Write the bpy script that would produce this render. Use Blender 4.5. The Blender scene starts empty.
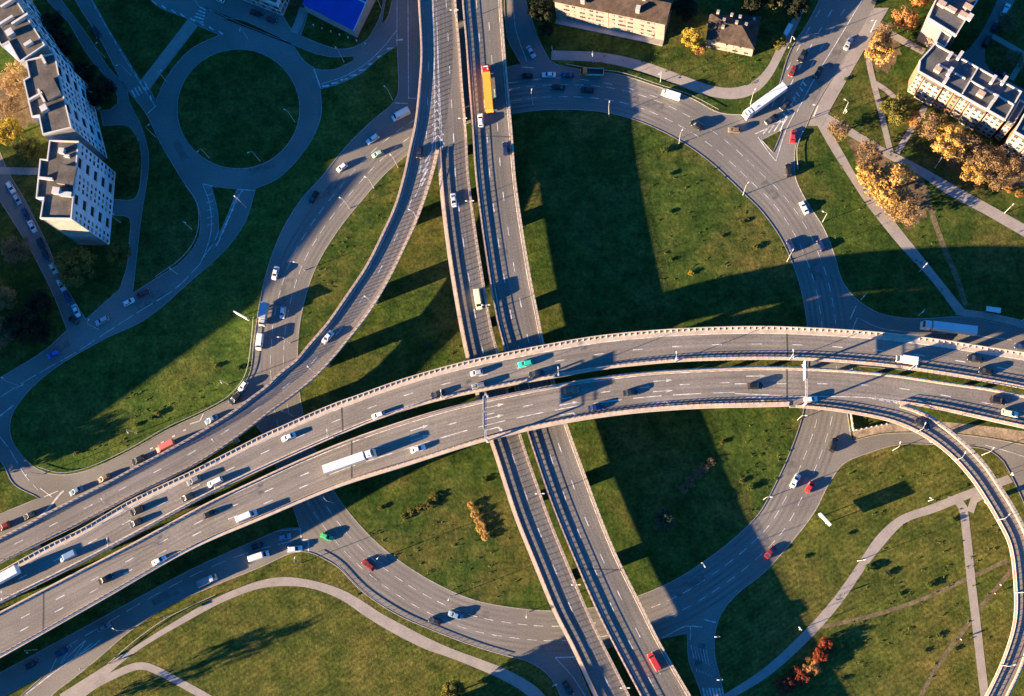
import bpy, math, random
from mathutils import Vector, Matrix
from bisect import bisect_left

# ------------------------------------------------------------------ camera, sky, sun, exposure
S = bpy.context.scene
COL = S.collection
F, CX, CY, H = 1200.0, 512.0, 348.0, 375.85          # focal length in px, picture centre, flying height (m)
_dn = Vector((620 - CX, -(600 - CY), -F)).normalized()  # straight down, seen from the drone
_up = -_dn
_X = (Vector((1, 0, 0)) - _up * _up.x).normalized()
_Y = _up.cross(_X)
_c2w = Matrix((_X, _Y, _up))                            # camera -> world rotation
cam_d = bpy.data.cameras.new('camera')
cam = bpy.data.objects.new('camera', cam_d)
COL.objects.link(cam)
cam_d.sensor_width = 36
cam_d.lens = 36 * F / 1024
cam_d.clip_start = 1
cam_d.clip_end = 6000
cam.matrix_world = Matrix.Translation((0, 0, H)) @ _c2w.to_4x4()
S.camera = cam

SUN_AZ, SUN_EL = 20.5, 11.0                            # heading of the light over ground, elevation
w = bpy.data.worlds.new('World'); S.world = w; w.use_nodes = True
nt = w.node_tree; nt.nodes.clear()
sky = nt.nodes.new('ShaderNodeTexSky'); sky.sky_type = 'NISHITA'; sky.sun_disc = False
sky.sun_elevation = math.radians(SUN_EL)
sky.sun_rotation = math.radians(270 - SUN_AZ)
sky.air_density = 1.6; sky.dust_density = 0.2; sky.ozone_density = 8.0
bg = nt.nodes.new('ShaderNodeBackground'); bg.inputs[1].default_value = 0.05
out = nt.nodes.new('ShaderNodeOutputWorld')
tint = nt.nodes.new('ShaderNodeMix'); tint.data_type = 'RGBA'; tint.blend_type = 'MULTIPLY'; tint.inputs[0].default_value = 1.0
tint.inputs[7].default_value = (0.22, 0.86, 1.20, 1)      # deep clear evening blue
nt.links.new(sky.outputs[0], tint.inputs[6]); nt.links.new(tint.outputs[2], bg.inputs[0]); nt.links.new(bg.outputs[0], out.inputs[0])
sun_d = bpy.data.lights.new('sun', 'SUN'); sun_d.energy = 5.0; sun_d.angle = math.radians(0.5)
sun_d.color = (1.0, 0.74, 0.44)
sun = bpy.data.objects.new('sun', sun_d); COL.objects.link(sun)
_a, _e = math.radians(SUN_AZ), math.radians(SUN_EL)
sun.rotation_euler = Vector((math.cos(_e) * math.cos(_a), math.cos(_e) * math.sin(_a), -math.sin(_e))).to_track_quat('-Z', 'Y').to_euler()
sun.location = (-300, -120, 200)
S.view_settings.view_transform = 'Standard'; S.view_settings.look = 'None'
S.view_settings.gamma = 1.0; S.view_settings.use_curve_mapping = False
S.view_settings.exposure = 2.75
S.cycles.max_bounces = 5; S.cycles.diffuse_bounces = 3

# ------------------------------------------------------------------ helpers
rnd = random.Random(7)
CAMP = Vector((0, 0, H))
def at(px, py, z=0.0):
    r = _c2w @ Vector((px - CX, -(py - CY), -F))
    return CAMP + r * ((z - H) / r.z)

def interp(tab, x):
    if x <= tab[0][0]: return tab[0][1]
    for (a, u), (b, v) in zip(tab, tab[1:]):
        if x <= b: return u + (v - u) * (x - a) / (b - a)
    return tab[-1][1]

class MB:
    def __init__(s): s.v = []; s.f = []; s.m = []; s.uv = {}
    def face(s, idx, m=0, uv=None):
        if uv: s.uv[len(s.f)] = uv
        s.f.append(tuple(idx)); s.m.append(m)
    def add(s, vs, fs, m=0, M=None):
        o = len(s.v)
        s.v += [tuple(M @ Vector(p)) if M is not None else tuple(p) for p in vs]
        for f in fs: s.face([i + o for i in f], m)
    def box(s, c, d, m=0, M=None, rz=0.0, top=1.0):
        x, y, z = d[0] / 2, d[1] / 2, d[2] / 2
        c0, s0 = math.cos(rz), math.sin(rz)
        vs = []
        for dz, k in ((-z, 1), (z, top)):
            for dx, dy in ((-x, -y), (x, -y), (x, y), (-x, y)):
                dx *= k; dy *= k
                vs.append((c[0] + dx * c0 - dy * s0, c[1] + dx * s0 + dy * c0, c[2] + dz))
        s.add(vs, [(3, 2, 1, 0), (4, 5, 6, 7), (0, 1, 5, 4), (1, 2, 6, 5), (2, 3, 7, 6), (3, 0, 4, 7)], m, M)
    def bar(s, a, b, wd, ht, m=0):
        """box along a->b, width wd, height ht (b/a are the centre line)"""
        a = Vector(a); b = Vector(b); d = b - a
        if d.length < 1e-6: return
        t = d.normalized(); n = Vector((-t.y, t.x, 0))
        n = n.normalized() if n.length > 1e-4 else Vector((1, 0, 0))
        u = t.cross(n)
        vs = []
        for p in (a, b):
            for i, j in ((-1, -1), (1, -1), (1, 1), (-1, 1)):
                vs.append(p + n * (i * wd / 2) + u * (j * ht / 2))
        s.add(vs, [(3, 2, 1, 0), (4, 5, 6, 7), (0, 1, 5, 4), (1, 2, 6, 5), (2, 3, 7, 6), (3, 0, 4, 7)], m)
    def tube(s, pts, r, n=6, m=0):
        pts = [Vector(p) for p in pts]; rs = r if isinstance(r, (list, tuple)) else [r] * len(pts)
        o = len(s.v)
        for i, p in enumerate(pts):
            t = (pts[min(i + 1, len(pts) - 1)] - pts[max(i - 1, 0)]).normalized()
            a = t.cross(Vector((0, 0, 1)))
            if a.length < 1e-3: a = Vector((1, 0, 0))
            a.normalize(); b = t.cross(a)
            for k in range(n):
                q = 2 * math.pi * k / n
                s.v.append(tuple(p + (a * math.cos(q) + b * math.sin(q)) * rs[i]))
        for i in range(len(pts) - 1):
            for k in range(n):
                s.face((o + i * n + k, o + i * n + (k + 1) % n, o + (i + 1) * n + (k + 1) % n, o + (i + 1) * n + k), m)
        s.face([o + k for k in range(n)][::-1], m); s.face([o + (len(pts) - 1) * n + k for k in range(n)], m)
    def prism(s, poly, z0, z1, m=0, mtop=None, top=True):
        n = len(poly); o = len(s.v)
        s.v += [(p[0], p[1], z0) for p in poly] + [(p[0], p[1], z1) for p in poly]
        for i in range(n): s.face((o + i, o + (i + 1) % n, o + n + (i + 1) % n, o + n + i), m)
        if top: s.face([o + n + i for i in range(n)], m if mtop is None else mtop)
    def loft(s, rings, m=0, cap=True, closed=True):
        o = len(s.v); n = len(rings[0])
        for r in rings: s.v += [tuple(p) for p in r]
        for i in range(len(rings) - 1):
            for k in range(n if closed else n - 1):
                s.face((o + i * n + k, o + i * n + (k + 1) % n, o + (i + 1) * n + (k + 1) % n, o + (i + 1) * n + k), m)
        if cap:
            s.face([o + k for k in range(n)][::-1], m); s.face([o + (len(rings) - 1) * n + k for k in range(n)], m)
    def mesh(s, name, mats, smooth=False):
        me = bpy.data.meshes.new(name)
        me.from_pydata(s.v, [], s.f)
        for mt in mats: me.materials.append(mt)
        me.polygons.foreach_set('material_index', s.m)
        if s.uv:
            lay = me.uv_layers.new(name='UVMap')
            for fi, uv in s.uv.items():
                for li, c in zip(me.polygons[fi].loop_indices, uv): lay.data[li].uv = c
        if smooth: me.polygons.foreach_set('use_smooth', [True] * len(s.f))
        me.update()
        return me
    def build(s, name, mats, parent=None, smooth=False, fixn=False):
        if not isinstance(mats, (list, tuple)): mats = [mats]
        me = s.mesh(name, mats, smooth)
        if fixn:
            import bmesh
            b = bmesh.new(); b.from_mesh(me); bmesh.ops.recalc_face_normals(b, faces=b.faces); b.to_mesh(me); b.free()
        return link(name, me, parent)

def link(name, me, parent=None, mw=None):
    o = bpy.data.objects.new(name, me); COL.objects.link(o)
    if parent: o.parent = parent
    return o
LABELS = {}
def tag(o, label=None, cat=None, group=None, kind=None):
    if label:
        o['label'] = label
        if label in LABELS: print('DUP LABEL', label)
        nw = len(label.split())
        if nw < 4 or nw > 16: print('LABEL LEN', nw, label)
        LABELS[label] = 1
    if cat: o['category'] = cat
    if group: o['group'] = group
    if kind: o['kind'] = kind
    return o
def empty(name, loc, rz=0.0):
    o = bpy.data.objects.new(name, None); COL.objects.link(o)
    o.location = loc; o.rotation_euler = (0, 0, rz); o.empty_display_size = 1
    return o

def crom(pts, closed=False, step=2.0):
    """centripetal Catmull-Rom through world points; a point given as (Vector, 1) is a corner"""
    P = [p[0] if isinstance(p, tuple) else p for p in pts]
    K = [isinstance(p, tuple) for p in pts]
    n = len(P); res = []
    segs = n if closed else n - 1
    for i in range(segs):
        p1, p2 = P[i], P[(i + 1) % n]
        if (p2 - p1).length < 1e-4: continue
        p0 = P[(i - 1) % n] if (closed or i > 0) and not K[i] else p1 * 2 - p2
        p3 = P[(i + 2) % n] if (closed or i + 2 < n) and not K[(i + 1) % n] else p2 * 2 - p1
        t0 = 0; t1 = t0 + max((p1 - p0).length, 1e-3) ** .5; t2 = t1 + (p2 - p1).length ** .5; t3 = t2 + max((p3 - p2).length, 1e-3) ** .5
        k = max(1, int((p2 - p1).length / step))
        for j in range(k):
            t = t1 + (t2 - t1) * j / k
            a1 = p0 * ((t1 - t) / (t1 - t0)) + p1 * ((t - t0) / (t1 - t0))
            a2 = p1 * ((t2 - t) / (t2 - t1)) + p2 * ((t - t1) / (t2 - t1))
            a3 = p2 * ((t3 - t) / (t3 - t2)) + p3 * ((t - t2) / (t3 - t2))
            b1 = a1 * ((t2 - t) / (t2 - t0)) + a2 * ((t - t0) / (t2 - t0))
            b2 = a2 * ((t3 - t) / (t3 - t1)) + a3 * ((t - t1) / (t3 - t1))
            res.append(b1 * ((t2 - t) / (t2 - t1)) + b2 * ((t - t1) / (t2 - t1)))
    if not closed: res.append(P[-1].copy())
    return res
def resample(pts, n=None, step=None):
    L = [0.0]
    for a, b in zip(pts, pts[1:]): L.append(L[-1] + (b - a).length)
    if n is None: n = max(2, int(round(L[-1] / step)) + 1)
    out = []; j = 0
    for i in range(n):
        s = L[-1] * i / (n - 1)
        while j < len(pts) - 2 and L[j + 1] < s: j += 1
        d = L[j + 1] - L[j]
        t = (s - L[j]) / d if d > 1e-9 else 0
        out.append(pts[j].lerp(pts[j + 1], t))
    return out
def length(pts): return sum((b - a).length for a, b in zip(pts, pts[1:]))
def wpts(px, z=0.0):
    return [(at(p[0], p[1], z), 1) if len(p) > 2 else at(p[0], p[1], z) for p in px]

# ------------------------------------------------------------------ materials
def mat(name, base, rough=0.9, var=0.15, scale=0.4, fine=0.0, fscale=6.0, metal=0.0, spec=0.3, second=None, bump=0.0, streak=0.0, coord='Object', bscale=None):
    m = bpy.data.materials.new(name); m.use_nodes = True
    t = m.node_tree; N = t.nodes; L = t.links
    b = N['Principled BSDF']
    b.inputs['Roughness'].default_value = rough; b.inputs['Metallic'].default_value = metal
    b.inputs['Specular IOR Level'].default_value = spec
    tc = N.new('ShaderNodeTexCoord')
    n1 = N.new('ShaderNodeTexNoise'); n1.inputs['Scale'].default_value = scale; n1.inputs['Detail'].default_value = 6
    L.new(tc.outputs[coord], n1.inputs['Vector'])
    rp = N.new('ShaderNodeValToRGB')
    e = rp.color_ramp.elements
    lo = second if second else tuple(c * (1 - var) for c in base)
    hi = base if second else tuple(c * (1 + var) for c in base)
    e[0].position = 0.35; e[0].color = (*lo, 1); e[1].position = 0.65; e[1].color = (*hi, 1)
    L.new(n1.outputs['Fac'], rp.inputs[0])
    col = rp.outputs[0]
    def mul(col, fac_out, amt):
        mr = N.new('ShaderNodeMapRange'); mr.inputs[1].default_value = 0.3; mr.inputs[2].default_value = 0.7
        mr.inputs[3].default_value = 1 - amt; mr.inputs[4].default_value = 1 + amt
        L.new(fac_out, mr.inputs[0])
        mx = N.new('ShaderNodeMix'); mx.data_type = 'RGBA'; mx.blend_type = 'MULTIPLY'; mx.inputs[0].default_value = 1
        L.new(col, mx.inputs[6]); L.new(mr.outputs[0], mx.inputs[7])
        return mx.outputs[2]
    if fine:
        n2 = N.new('ShaderNodeTexNoise'); n2.inputs['Scale'].default_value = fscale; n2.inputs['Detail'].default_value = 3
        L.new(tc.outputs[coord], n2.inputs['Vector'])
        col = mul(col, n2.outputs['Fac'], fine)
    if streak:
        uv = N.new('ShaderNodeUVMap'); mp = N.new('ShaderNodeMapping'); mp.inputs['Scale'].default_value = (1.3, 0.02, 1)
        n3 = N.new('ShaderNodeTexNoise'); n3.inputs['Scale'].default_value = 1.0; n3.inputs['Detail'].default_value = 3
        L.new(uv.outputs[0], mp.inputs[0]); L.new(mp.outputs[0], n3.inputs['Vector'])
        col = mul(col, n3.outputs['Fac'], streak)
    L.new(col, b.inputs['Base Color'])
    if bump:
        n4 = N.new('ShaderNodeTexNoise'); n4.inputs['Scale'].default_value = bscale or fscale; n4.inputs['Detail'].default_value = 4
        L.new(tc.outputs[coord], n4.inputs['Vector'])
        bp = N.new('ShaderNodeBump'); bp.inputs['Strength'].default_value = bump; bp.inputs['Distance'].default_value = 0.3
        L.new(n4.outputs['Fac'], bp.inputs['Height']); L.new(bp.outputs[0], b.inputs['Normal'])
    return m

def grass_mat(name, g1, g2, dry, dryamt, stripes=0.0):
    m = bpy.data.materials.new(name); m.use_nodes = True
    t = m.node_tree; N = t.nodes; L = t.links; b = N['Principled BSDF']
    b.inputs['Roughness'].default_value = 1; b.inputs['Specular IOR Level'].default_value = 0.05
    tc = N.new('ShaderNodeTexCoord')
    def noise(sc, det=5, vec=None, rough=0.6):
        n = N.new('ShaderNodeTexNoise'); n.inputs['Scale'].default_value = sc; n.inputs['Detail'].default_value = det; n.inputs['Roughness'].default_value = rough
        L.new(vec or tc.outputs['Object'], n.inputs['Vector']); return n.outputs['Fac']
    def ramp(f, a, b_, c0, c1):
        r = N.new('ShaderNodeValToRGB'); e = r.color_ramp.elements
        e[0].position = a; e[1].position = b_; e[0].color = (*c0, 1); e[1].color = (*c1, 1); L.new(f, r.inputs[0]); return r.outputs[0]
    def mix(kind, f, a, c):
        x = N.new('ShaderNodeMix'); x.data_type = 'RGBA'; x.blend_type = kind
        if isinstance(f, float): x.inputs[0].default_value = f
        else: L.new(f, x.inputs[0])
        L.new(a, x.inputs[6]); L.new(c, x.inputs[7]); return x.outputs[2]
    c = ramp(noise(0.12, 6), 0.35, 0.65, g1, g2)
    d = N.new('ShaderNodeRGB'); d.outputs[0].default_value = (*dry, 1)
    c = mix('MIX', ramp(noise(0.03, 8, rough=0.72), 0.47, 0.70, (0, 0, 0), (dryamt,) * 3), c, d.outputs[0])
    c = mix('MULTIPLY', 1.0, c, ramp(noise(0.28, 4, rough=0.6), 0.35, 0.65, (0.72, 0.76, 0.78), (1.3, 1.22, 1.15)))
    c = mix('MULTIPLY', 1.0, c, ramp(noise(0.9, 4, rough=0.7), 0.3, 0.7, (0.5,) * 3, (1.5,) * 3))
    mp = N.new('ShaderNodeMapping'); mp.inputs['Rotation'].default_value = (0, 0, math.radians(-24)); mp.inputs['Scale'].default_value = (0.03, 0.55, 1)
    L.new(tc.outputs['Object'], mp.inputs[0])
    c = mix('MULTIPLY', 1.0, c, ramp(noise(1.0, 3, mp.outputs[0]), 0.35, 0.65, (0.9,) * 3, (1.1,) * 3))
    if stripes:                                                     # mowing lines
        m2 = N.new('ShaderNodeMapping'); m2.inputs['Rotation'].default_value = (0, 0, math.radians(58))
        L.new(tc.outputs['Object'], m2.inputs[0])
        wv = N.new('ShaderNodeTexWave'); wv.inputs['Scale'].default_value = 0.22; wv.inputs['Distortion'].default_value = 2.5; wv.inputs['Detail'].default_value = 2; wv.inputs['Detail Scale'].default_value = 0.4
        L.new(m2.outputs[0], wv.inputs['Vector'])
        c = mix('MULTIPLY', 1.0, c, ramp(wv.outputs['Fac'], 0.2, 0.8, (1 - stripes,) * 3, (1 + stripes,) * 3))
    L.new(c, b.inputs['Base Color'])
    bp = N.new('ShaderNodeBump'); bp.inputs['Strength'].default_value = 0.5; bp.inputs['Distance'].default_value = 0.25
    L.new(noise(1.3, 4, rough=0.7), bp.inputs['Height']); L.new(bp.outputs[0], b.inputs['Normal'])
    return m

M = {}
M['grass'] = grass_mat('grass', (0.023, 0.045, 0.009), (0.052, 0.077, 0.015), (0.110, 0.083, 0.026), 0.9)
M['grass_west'] = grass_mat('lush_grass', (0.030, 0.058, 0.011), (0.062, 0.097, 0.018), (0.100, 0.085, 0.024), 0.6)
M['grass_yellow'] = grass_mat('mown_grass', (0.043, 0.058, 0.012), (0.078, 0.086, 0.019), (0.115, 0.090, 0.026), 0.8, stripes=0.09)
M['grass_dry'] = grass_mat('dry_grass', (0.045, 0.050, 0.015), (0.065, 0.070, 0.02), (0.11, 0.085, 0.035), 0.9)
M['soil'] = mat('soil', (0.25, 0.19, 0.14), var=0.35, scale=0.3, fine=0.3, fscale=1.5)
M['track'] = mat('worn_track', (0.11, 0.085, 0.045), var=0.3, scale=0.5, fine=0.3, fscale=2.0)
M['asphalt'] = mat('asphalt', (0.155, 0.143, 0.131), var=0.16, scale=0.05, fine=0.18, fscale=2.2)
M['worn'] = mat('worn_asphalt', (0.132, 0.121, 0.111), var=0.14, scale=0.08, fine=0.2, fscale=2.2)
M['patch'] = mat('asphalt_patch', (0.122, 0.114, 0.106), var=0.25, scale=0.5, fine=0.2, fscale=2.5)
M['deck'] = mat('deck_asphalt', (0.160, 0.143, 0.128), var=0.12, scale=0.06, fine=0.20, fscale=2.2, streak=0.22)
M['deck_ns'] = mat('worn_deck_asphalt', (0.118, 0.110, 0.102), var=0.12, scale=0.06, fine=0.24, fscale=2.2, streak=0.2)
M['path'] = mat('path_paving', (0.25, 0.22, 0.20), var=0.10, scale=0.25, fine=0.10, fscale=2.0)
M['kerb'] = mat('kerb_stone', (0.27, 0.24, 0.22), var=0.2, scale=0.8)
M['paint'] = mat('road_paint', (0.44, 0.43, 0.42), var=0.35, scale=0.7, fine=0.2, fscale=3)
M['concrete'] = mat('parapet_concrete', (0.41, 0.34, 0.28), var=0.12, scale=0.5, fine=0.12, fscale=3)
M['slab'] = mat('deck_concrete', (0.30, 0.27, 0.25), var=0.15, scale=0.3)
M['steel'] = mat('galvanised_steel', (0.35, 0.34, 0.33), rough=0.5, metal=0.4, var=0.1)
M['rust'] = mat('weathered_railing_steel', (0.36, 0.26, 0.21), rough=0.7, var=0.2, scale=1)
M['joint'] = mat('joint_rubber', (0.06, 0.058, 0.056), var=0.4, scale=1.5)
M['pole'] = mat('lamp_steel', (0.40, 0.39, 0.38), rough=0.5, var=0.05)
M['lamp'] = mat('lamp_housing', (0.58, 0.58, 0.57), rough=0.4, var=0.05)
M['glass'] = mat('dark_glass', (0.015, 0.018, 0.022), rough=0.08, spec=0.6, var=0.1)
M['tyre'] = mat('tyre_rubber', (0.02, 0.02, 0.02), rough=0.9)
M['headlight'] = mat('headlight_glass', (0.75, 0.75, 0.72), rough=0.15, var=0.05)
M['taillight'] = mat('tail_light_plastic', (0.35, 0.02, 0.02), rough=0.3, var=0.05)
M['bumper'] = mat('black_plastic', (0.03, 0.03, 0.032), rough=0.7)
M['panel'] = mat('pale_wall_panel', (0.52, 0.55, 0.64), var=0.10, scale=0.3)
M['curtain'] = mat('curtained_window', (0.22, 0.21, 0.20), rough=0.3, var=0.3, scale=0.4)
M['gable'] = mat('gable_concrete', (0.26, 0.24, 0.22), var=0.15, scale=0.3)
M['frame'] = mat('window_frame', (0.20, 0.18, 0.17), var=0.2)
M['pane'] = mat('window_glass', (0.03, 0.032, 0.038), rough=0.12, spec=0.5, var=0.3, scale=0.3)
M['litter'] = mat('leaf_litter', (0.105, 0.072, 0.04), var=0.4, scale=0.35, fine=0.4, fscale=1.6)
M['felt'] = mat('roof_felt', (0.080, 0.070, 0.062), var=0.3, scale=0.25, fine=0.2, fscale=1.5)
M['felt_grey'] = mat('grey_roof_felt', (0.075, 0.075, 0.078), var=0.25, scale=0.25, fine=0.15, fscale=1.5)
M['white'] = mat('white_trim', (0.45, 0.43, 0.41), var=0.12)
M['cream'] = mat('cream_render', (0.25, 0.195, 0.165), var=0.10, scale=0.4)
M['bay'] = mat('white_facade_panel', (0.27, 0.235, 0.21), var=0.10, scale=0.5)
M['salmon'] = mat('salmon_render', (0.19, 0.115, 0.075), var=0.12)
M['tile'] = mat('brown_roof_tiles', (0.044, 0.030, 0.024), var=0.35, scale=0.6, fine=0.2, fscale=3)
M['brick'] = mat('chimney_brick', (0.42, 0.30, 0.23), var=0.15, scale=2)
M['blue_roof'] = mat('blue_sheet_roof', (0.014, 0.05, 0.30), rough=0.6, var=0.1, scale=0.3)
M['wood'] = mat('bark', (0.09, 0.065, 0.045), var=0.3, scale=2)

_leaf = {}
def leaf_mat(name, c1, c2):
    if name in _leaf: return _leaf[name]
    m = bpy.data.materials.new(name); m.use_nodes = True
    t = m.node_tree; N = t.nodes; L = t.links; b = N['Principled BSDF']
    b.inputs['Roughness'].default_value = 0.8; b.inputs['Specular IOR Level'].default_value = 0.1
    tc = N.new('ShaderNodeTexCoord'); n = N.new('ShaderNodeTexNoise'); n.inputs['Scale'].default_value = 3.5; n.inputs['Detail'].default_value = 4
    oi = N.new('ShaderNodeObjectInfo'); ad = N.new('ShaderNodeVectorMath'); ad.operation = 'ADD'
    L.new(tc.outputs['Object'], ad.inputs[0]); L.new(oi.outputs['Location'], ad.inputs[1])
    L.new(ad.outputs[0], n.inputs['Vector'])
    r = N.new('ShaderNodeValToRGB'); e = r.color_ramp.elements
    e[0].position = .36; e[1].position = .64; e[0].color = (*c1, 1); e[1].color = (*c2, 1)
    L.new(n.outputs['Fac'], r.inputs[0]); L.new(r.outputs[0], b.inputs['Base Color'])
    tr = N.new('ShaderNodeBsdfTranslucent'); L.new(r.outputs[0], tr.inputs[0])
    mx = N.new('ShaderNodeMixShader'); mx.inputs[0].default_value = 0.3
    L.new(b.outputs[0], mx.inputs[1]); L.new(tr.outputs[0], mx.inputs[2])
    L.new(mx.outputs[0], N['Material Output'].inputs[0])
    _leaf[name] = m
    return m
LEAF = {
 'tan': leaf_mat('tan_leaves', (0.22, 0.13, 0.06), (0.36, 0.23, 0.10)),
 'gold': leaf_mat('golden_leaves', (0.32, 0.18, 0.045), (0.54, 0.35, 0.12)),
 'orange': leaf_mat('orange_leaves', (0.30, 0.14, 0.045), (0.46, 0.24, 0.08)),
 'yellow': leaf_mat('yellow_leaves', (0.26, 0.19, 0.03), (0.42, 0.30, 0.045)),
 'brown': leaf_mat('brown_leaves', (0.17, 0.11, 0.06), (0.28, 0.18, 0.085)),
 'olive': leaf_mat('olive_leaves', (0.085, 0.085, 0.02), (0.18, 0.155, 0.035)),
 'green': leaf_mat('green_leaves', (0.055, 0.085, 0.02), (0.12, 0.16, 0.035)),
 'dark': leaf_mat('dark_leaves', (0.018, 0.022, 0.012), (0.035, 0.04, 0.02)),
 'red': leaf_mat('red_leaves', (0.16, 0.035, 0.02), (0.30, 0.07, 0.03)),
 'greyg': leaf_mat('grey_green_leaves', (0.05, 0.065, 0.035), (0.09, 0.11, 0.06)),
}

# ------------------------------------------------------------------ ground, roads, lawns, paths
def flat_poly(name, pts, z, m, kind='structure'):
    b = MB(); o = len(b.v); b.v = [(p.x, p.y, z) for p in pts]; b.face(range(len(pts)))
    ob = b.build(name, m); tag(ob, kind=kind); return ob
b = MB(); g = 3000
b.v = [(-g, -g, -.08), (g, -g, -.08), (g, g, -.08), (-g, g, -.08)]; b.face((0, 1, 2, 3))
tag(b.build('ground', M['grass']), kind='structure')
b = MB(); c = [at(*p) for p in ((-75, 772), (1096, 772), (1096, -76), (-75, -76))]
b.v = [(p.x, p.y, 0) for p in c]; b.face((0, 1, 2, 3))
tag(b.build('road', M['asphalt']), kind='structure')

def area(pts): return sum(a.x * b.y - b.x * a.y for a, b in zip(pts, pts[1:] + pts[:1])) / 2
LAWNZ = 0.10
LAWNS = []
def lawn(px, m='grass', kerb=True, name='lawn'):
    pts = crom(wpts(px), closed=True, step=2.0)
    if area(pts) < 0: pts.reverse()
    LAWNS.append(pts)
    b = MB(); b.prism([(p.x, p.y) for p in pts], -0.05, LAWNZ)
    tag(b.build(name, M[m]), kind='structure')
    if kerb:
        n = len(pts); k = MB(); outp = []
        for i in range(n):
            d = pts[(i + 1) % n] - pts[i - 1]; nn = Vector((d.y, -d.x, 0)).normalized(); outp.append(pts[i] + nn * 0.22)
        for i in range(n):
            p, q = pts[i], pts[(i + 1) % n]; u, v = outp[i], outp[(i + 1) % n]
            z = 0.135
            k.add([(p.x, p.y, z), (q.x, q.y, z), (v.x, v.y, z), (u.x, u.y, z)], [(3, 2, 1, 0)])
            k.add([(u.x, u.y, z), (v.x, v.y, z), (v.x, v.y, -.02), (u.x, u.y, -.02)], [(3, 2, 1, 0)])
        tag(k.build('kerb', M['kerb']), kind='structure')
def strip(name, left, right, z, m):
    l = crom(wpts(left)); r = crom(wpts(right)); n = max(3, int(max(length(l), length(r)) / 2))
    l = resample(l, n); r = resample(r, n); b = MB()
    b.v = [(p.x, p.y, z) for p in l] + [(p.x, p.y, z) for p in r]
    for i in range(n - 1): b.face((i, i + 1, n + i + 1, n + i))
    o = b.build(name, M[m], fixn=True)
    tag(o, kind='structure'); return o
def ribbon(name, cen, wd, z, m):
    c = resample(crom(wpts(cen)), step=2.0); b = MB(); n = len(c)
    for i, p in enumerate(c):
        d = c[min(i + 1, n - 1)] - c[max(i - 1, 0)]; nn = Vector((-d.y, d.x, 0)).normalized() * wd / 2
        b.v += [(p.x + nn.x, p.y + nn.y, z), (p.x - nn.x, p.y - nn.y, z)]
    for i in range(n - 1): b.face((2 * i, 2 * i + 1, 2 * i + 3, 2 * i + 2))
    tag(b.build(name, M[m]), kind='structure')

RING_IN = [(513, 114), (551.7, 110), (603.5, 112.5), (642.3, 123), (681, 142), (707, 160), (727.7, 178.5), (745.8, 188 + 8), (760, 210), (779.5, 237), (795, 271), (802.8, 299.4), (807.5, 335), (807, 375), (802.8, 412), (790, 451), (777, 479.7), (758.7, 513), (732.9, 539), (701.8, 562.6), (676, 579), (639.7, 595), (600, 606), (551.7, 610.5), (510, 607), (475, 600), (441.5, 586), (410, 567.7), (379.4, 544.5), (354.8, 519), (335.4, 492.6), (316, 452), (304, 415), (299, 384), (298, 350), (301.7, 315), (314.7, 271), (335.4, 234.7), (363.8, 198.5), (389.7, 170), (425, 143), (470, 123)]
ISLAND = [(238.5 + 61 * math.cos(a * math.pi / 12), 109 - 59.5 * math.sin(a * math.pi / 12)) for a in range(24)]
lawn(RING_IN)
lawn(ISLAND)
# west lawn
lawn([(103.5, 340), (51.7, 371), (23.3, 398), (11.6, 417.6), (11.6, 438), (23.3, 456.4), (38.8, 469.4), (59.5, 474.5), (85.4, 470.7), (129.4, 451), (165.6, 430.6), (207, 411), (232.9, 395.6), (248.4, 376), (253.6, 340), (255, 330), (261.6, 291.6), (270.7, 258), (283.6, 227), (301.7, 198.5), (319.9, 178.5), (348.3, 143.6), (374, 119), (389.7, 106), (397, 95.7), (397, 46, 1), (379.4, 58), (361, 73.7), (335.4, 85.4), (320.5, 89.3, 1), (322, 111), (317.3, 129.4), (301.7, 155), (278.5, 178.5), (256, 189, 1), (245.8, 221.7), (227.7, 247.6), (194, 278.7), (144.9, 320)], 'grass_west')
# between the diagonal road and the upper road, and the splitter islands of the roundabout
lawn([(93, 0), (75, -30), (60, -70, 1), (120, -70, 1), (151, 1), (188, 19.4, 1), (141, 80.3, 1), (129.4, 62), (108.7, 28.5)])
lawn([(198, 26, 1), (219, 35, 1), (191, 49), (168, 75), (156, 100, 1), (150, 89, 1)])
lawn([(212, 187, 1), (237, 189.4, 1), (228, 214), (219.5, 233.4, 1), (217.5, 209)])
lawn([(205, 7, 1), (222, 18), (240, 20), (278, 36.8), (303.5, 49.5), (328.9, 57), (354, 56.5, 1), (354, 60, 1), (335, 69), (316, 68.6), (304.8, 61), (291, 43), (278, 38), (240, 23)])
# yard and lawn beside the blue roof, narrow strip by the north road
lawn([(282, 14, 1), (293.5, 32.5, 1), (299, 22), (306, 2), (310, -60, 1), (280, -60, 1)], 'grass_dry')
lawn([(301, 35.6, 1), (322.5, 44.4), (339, 48.9), (354, 47), (367, 39.4), (374, 28.5), (381, 12), (388, -70, 1), (318, -70, 1), (308, 14)])
lawn([(382, 24, 1), (386, 20), (393, -5), (400, -60, 1), (395, -60, 1), (386, -2)])
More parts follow.
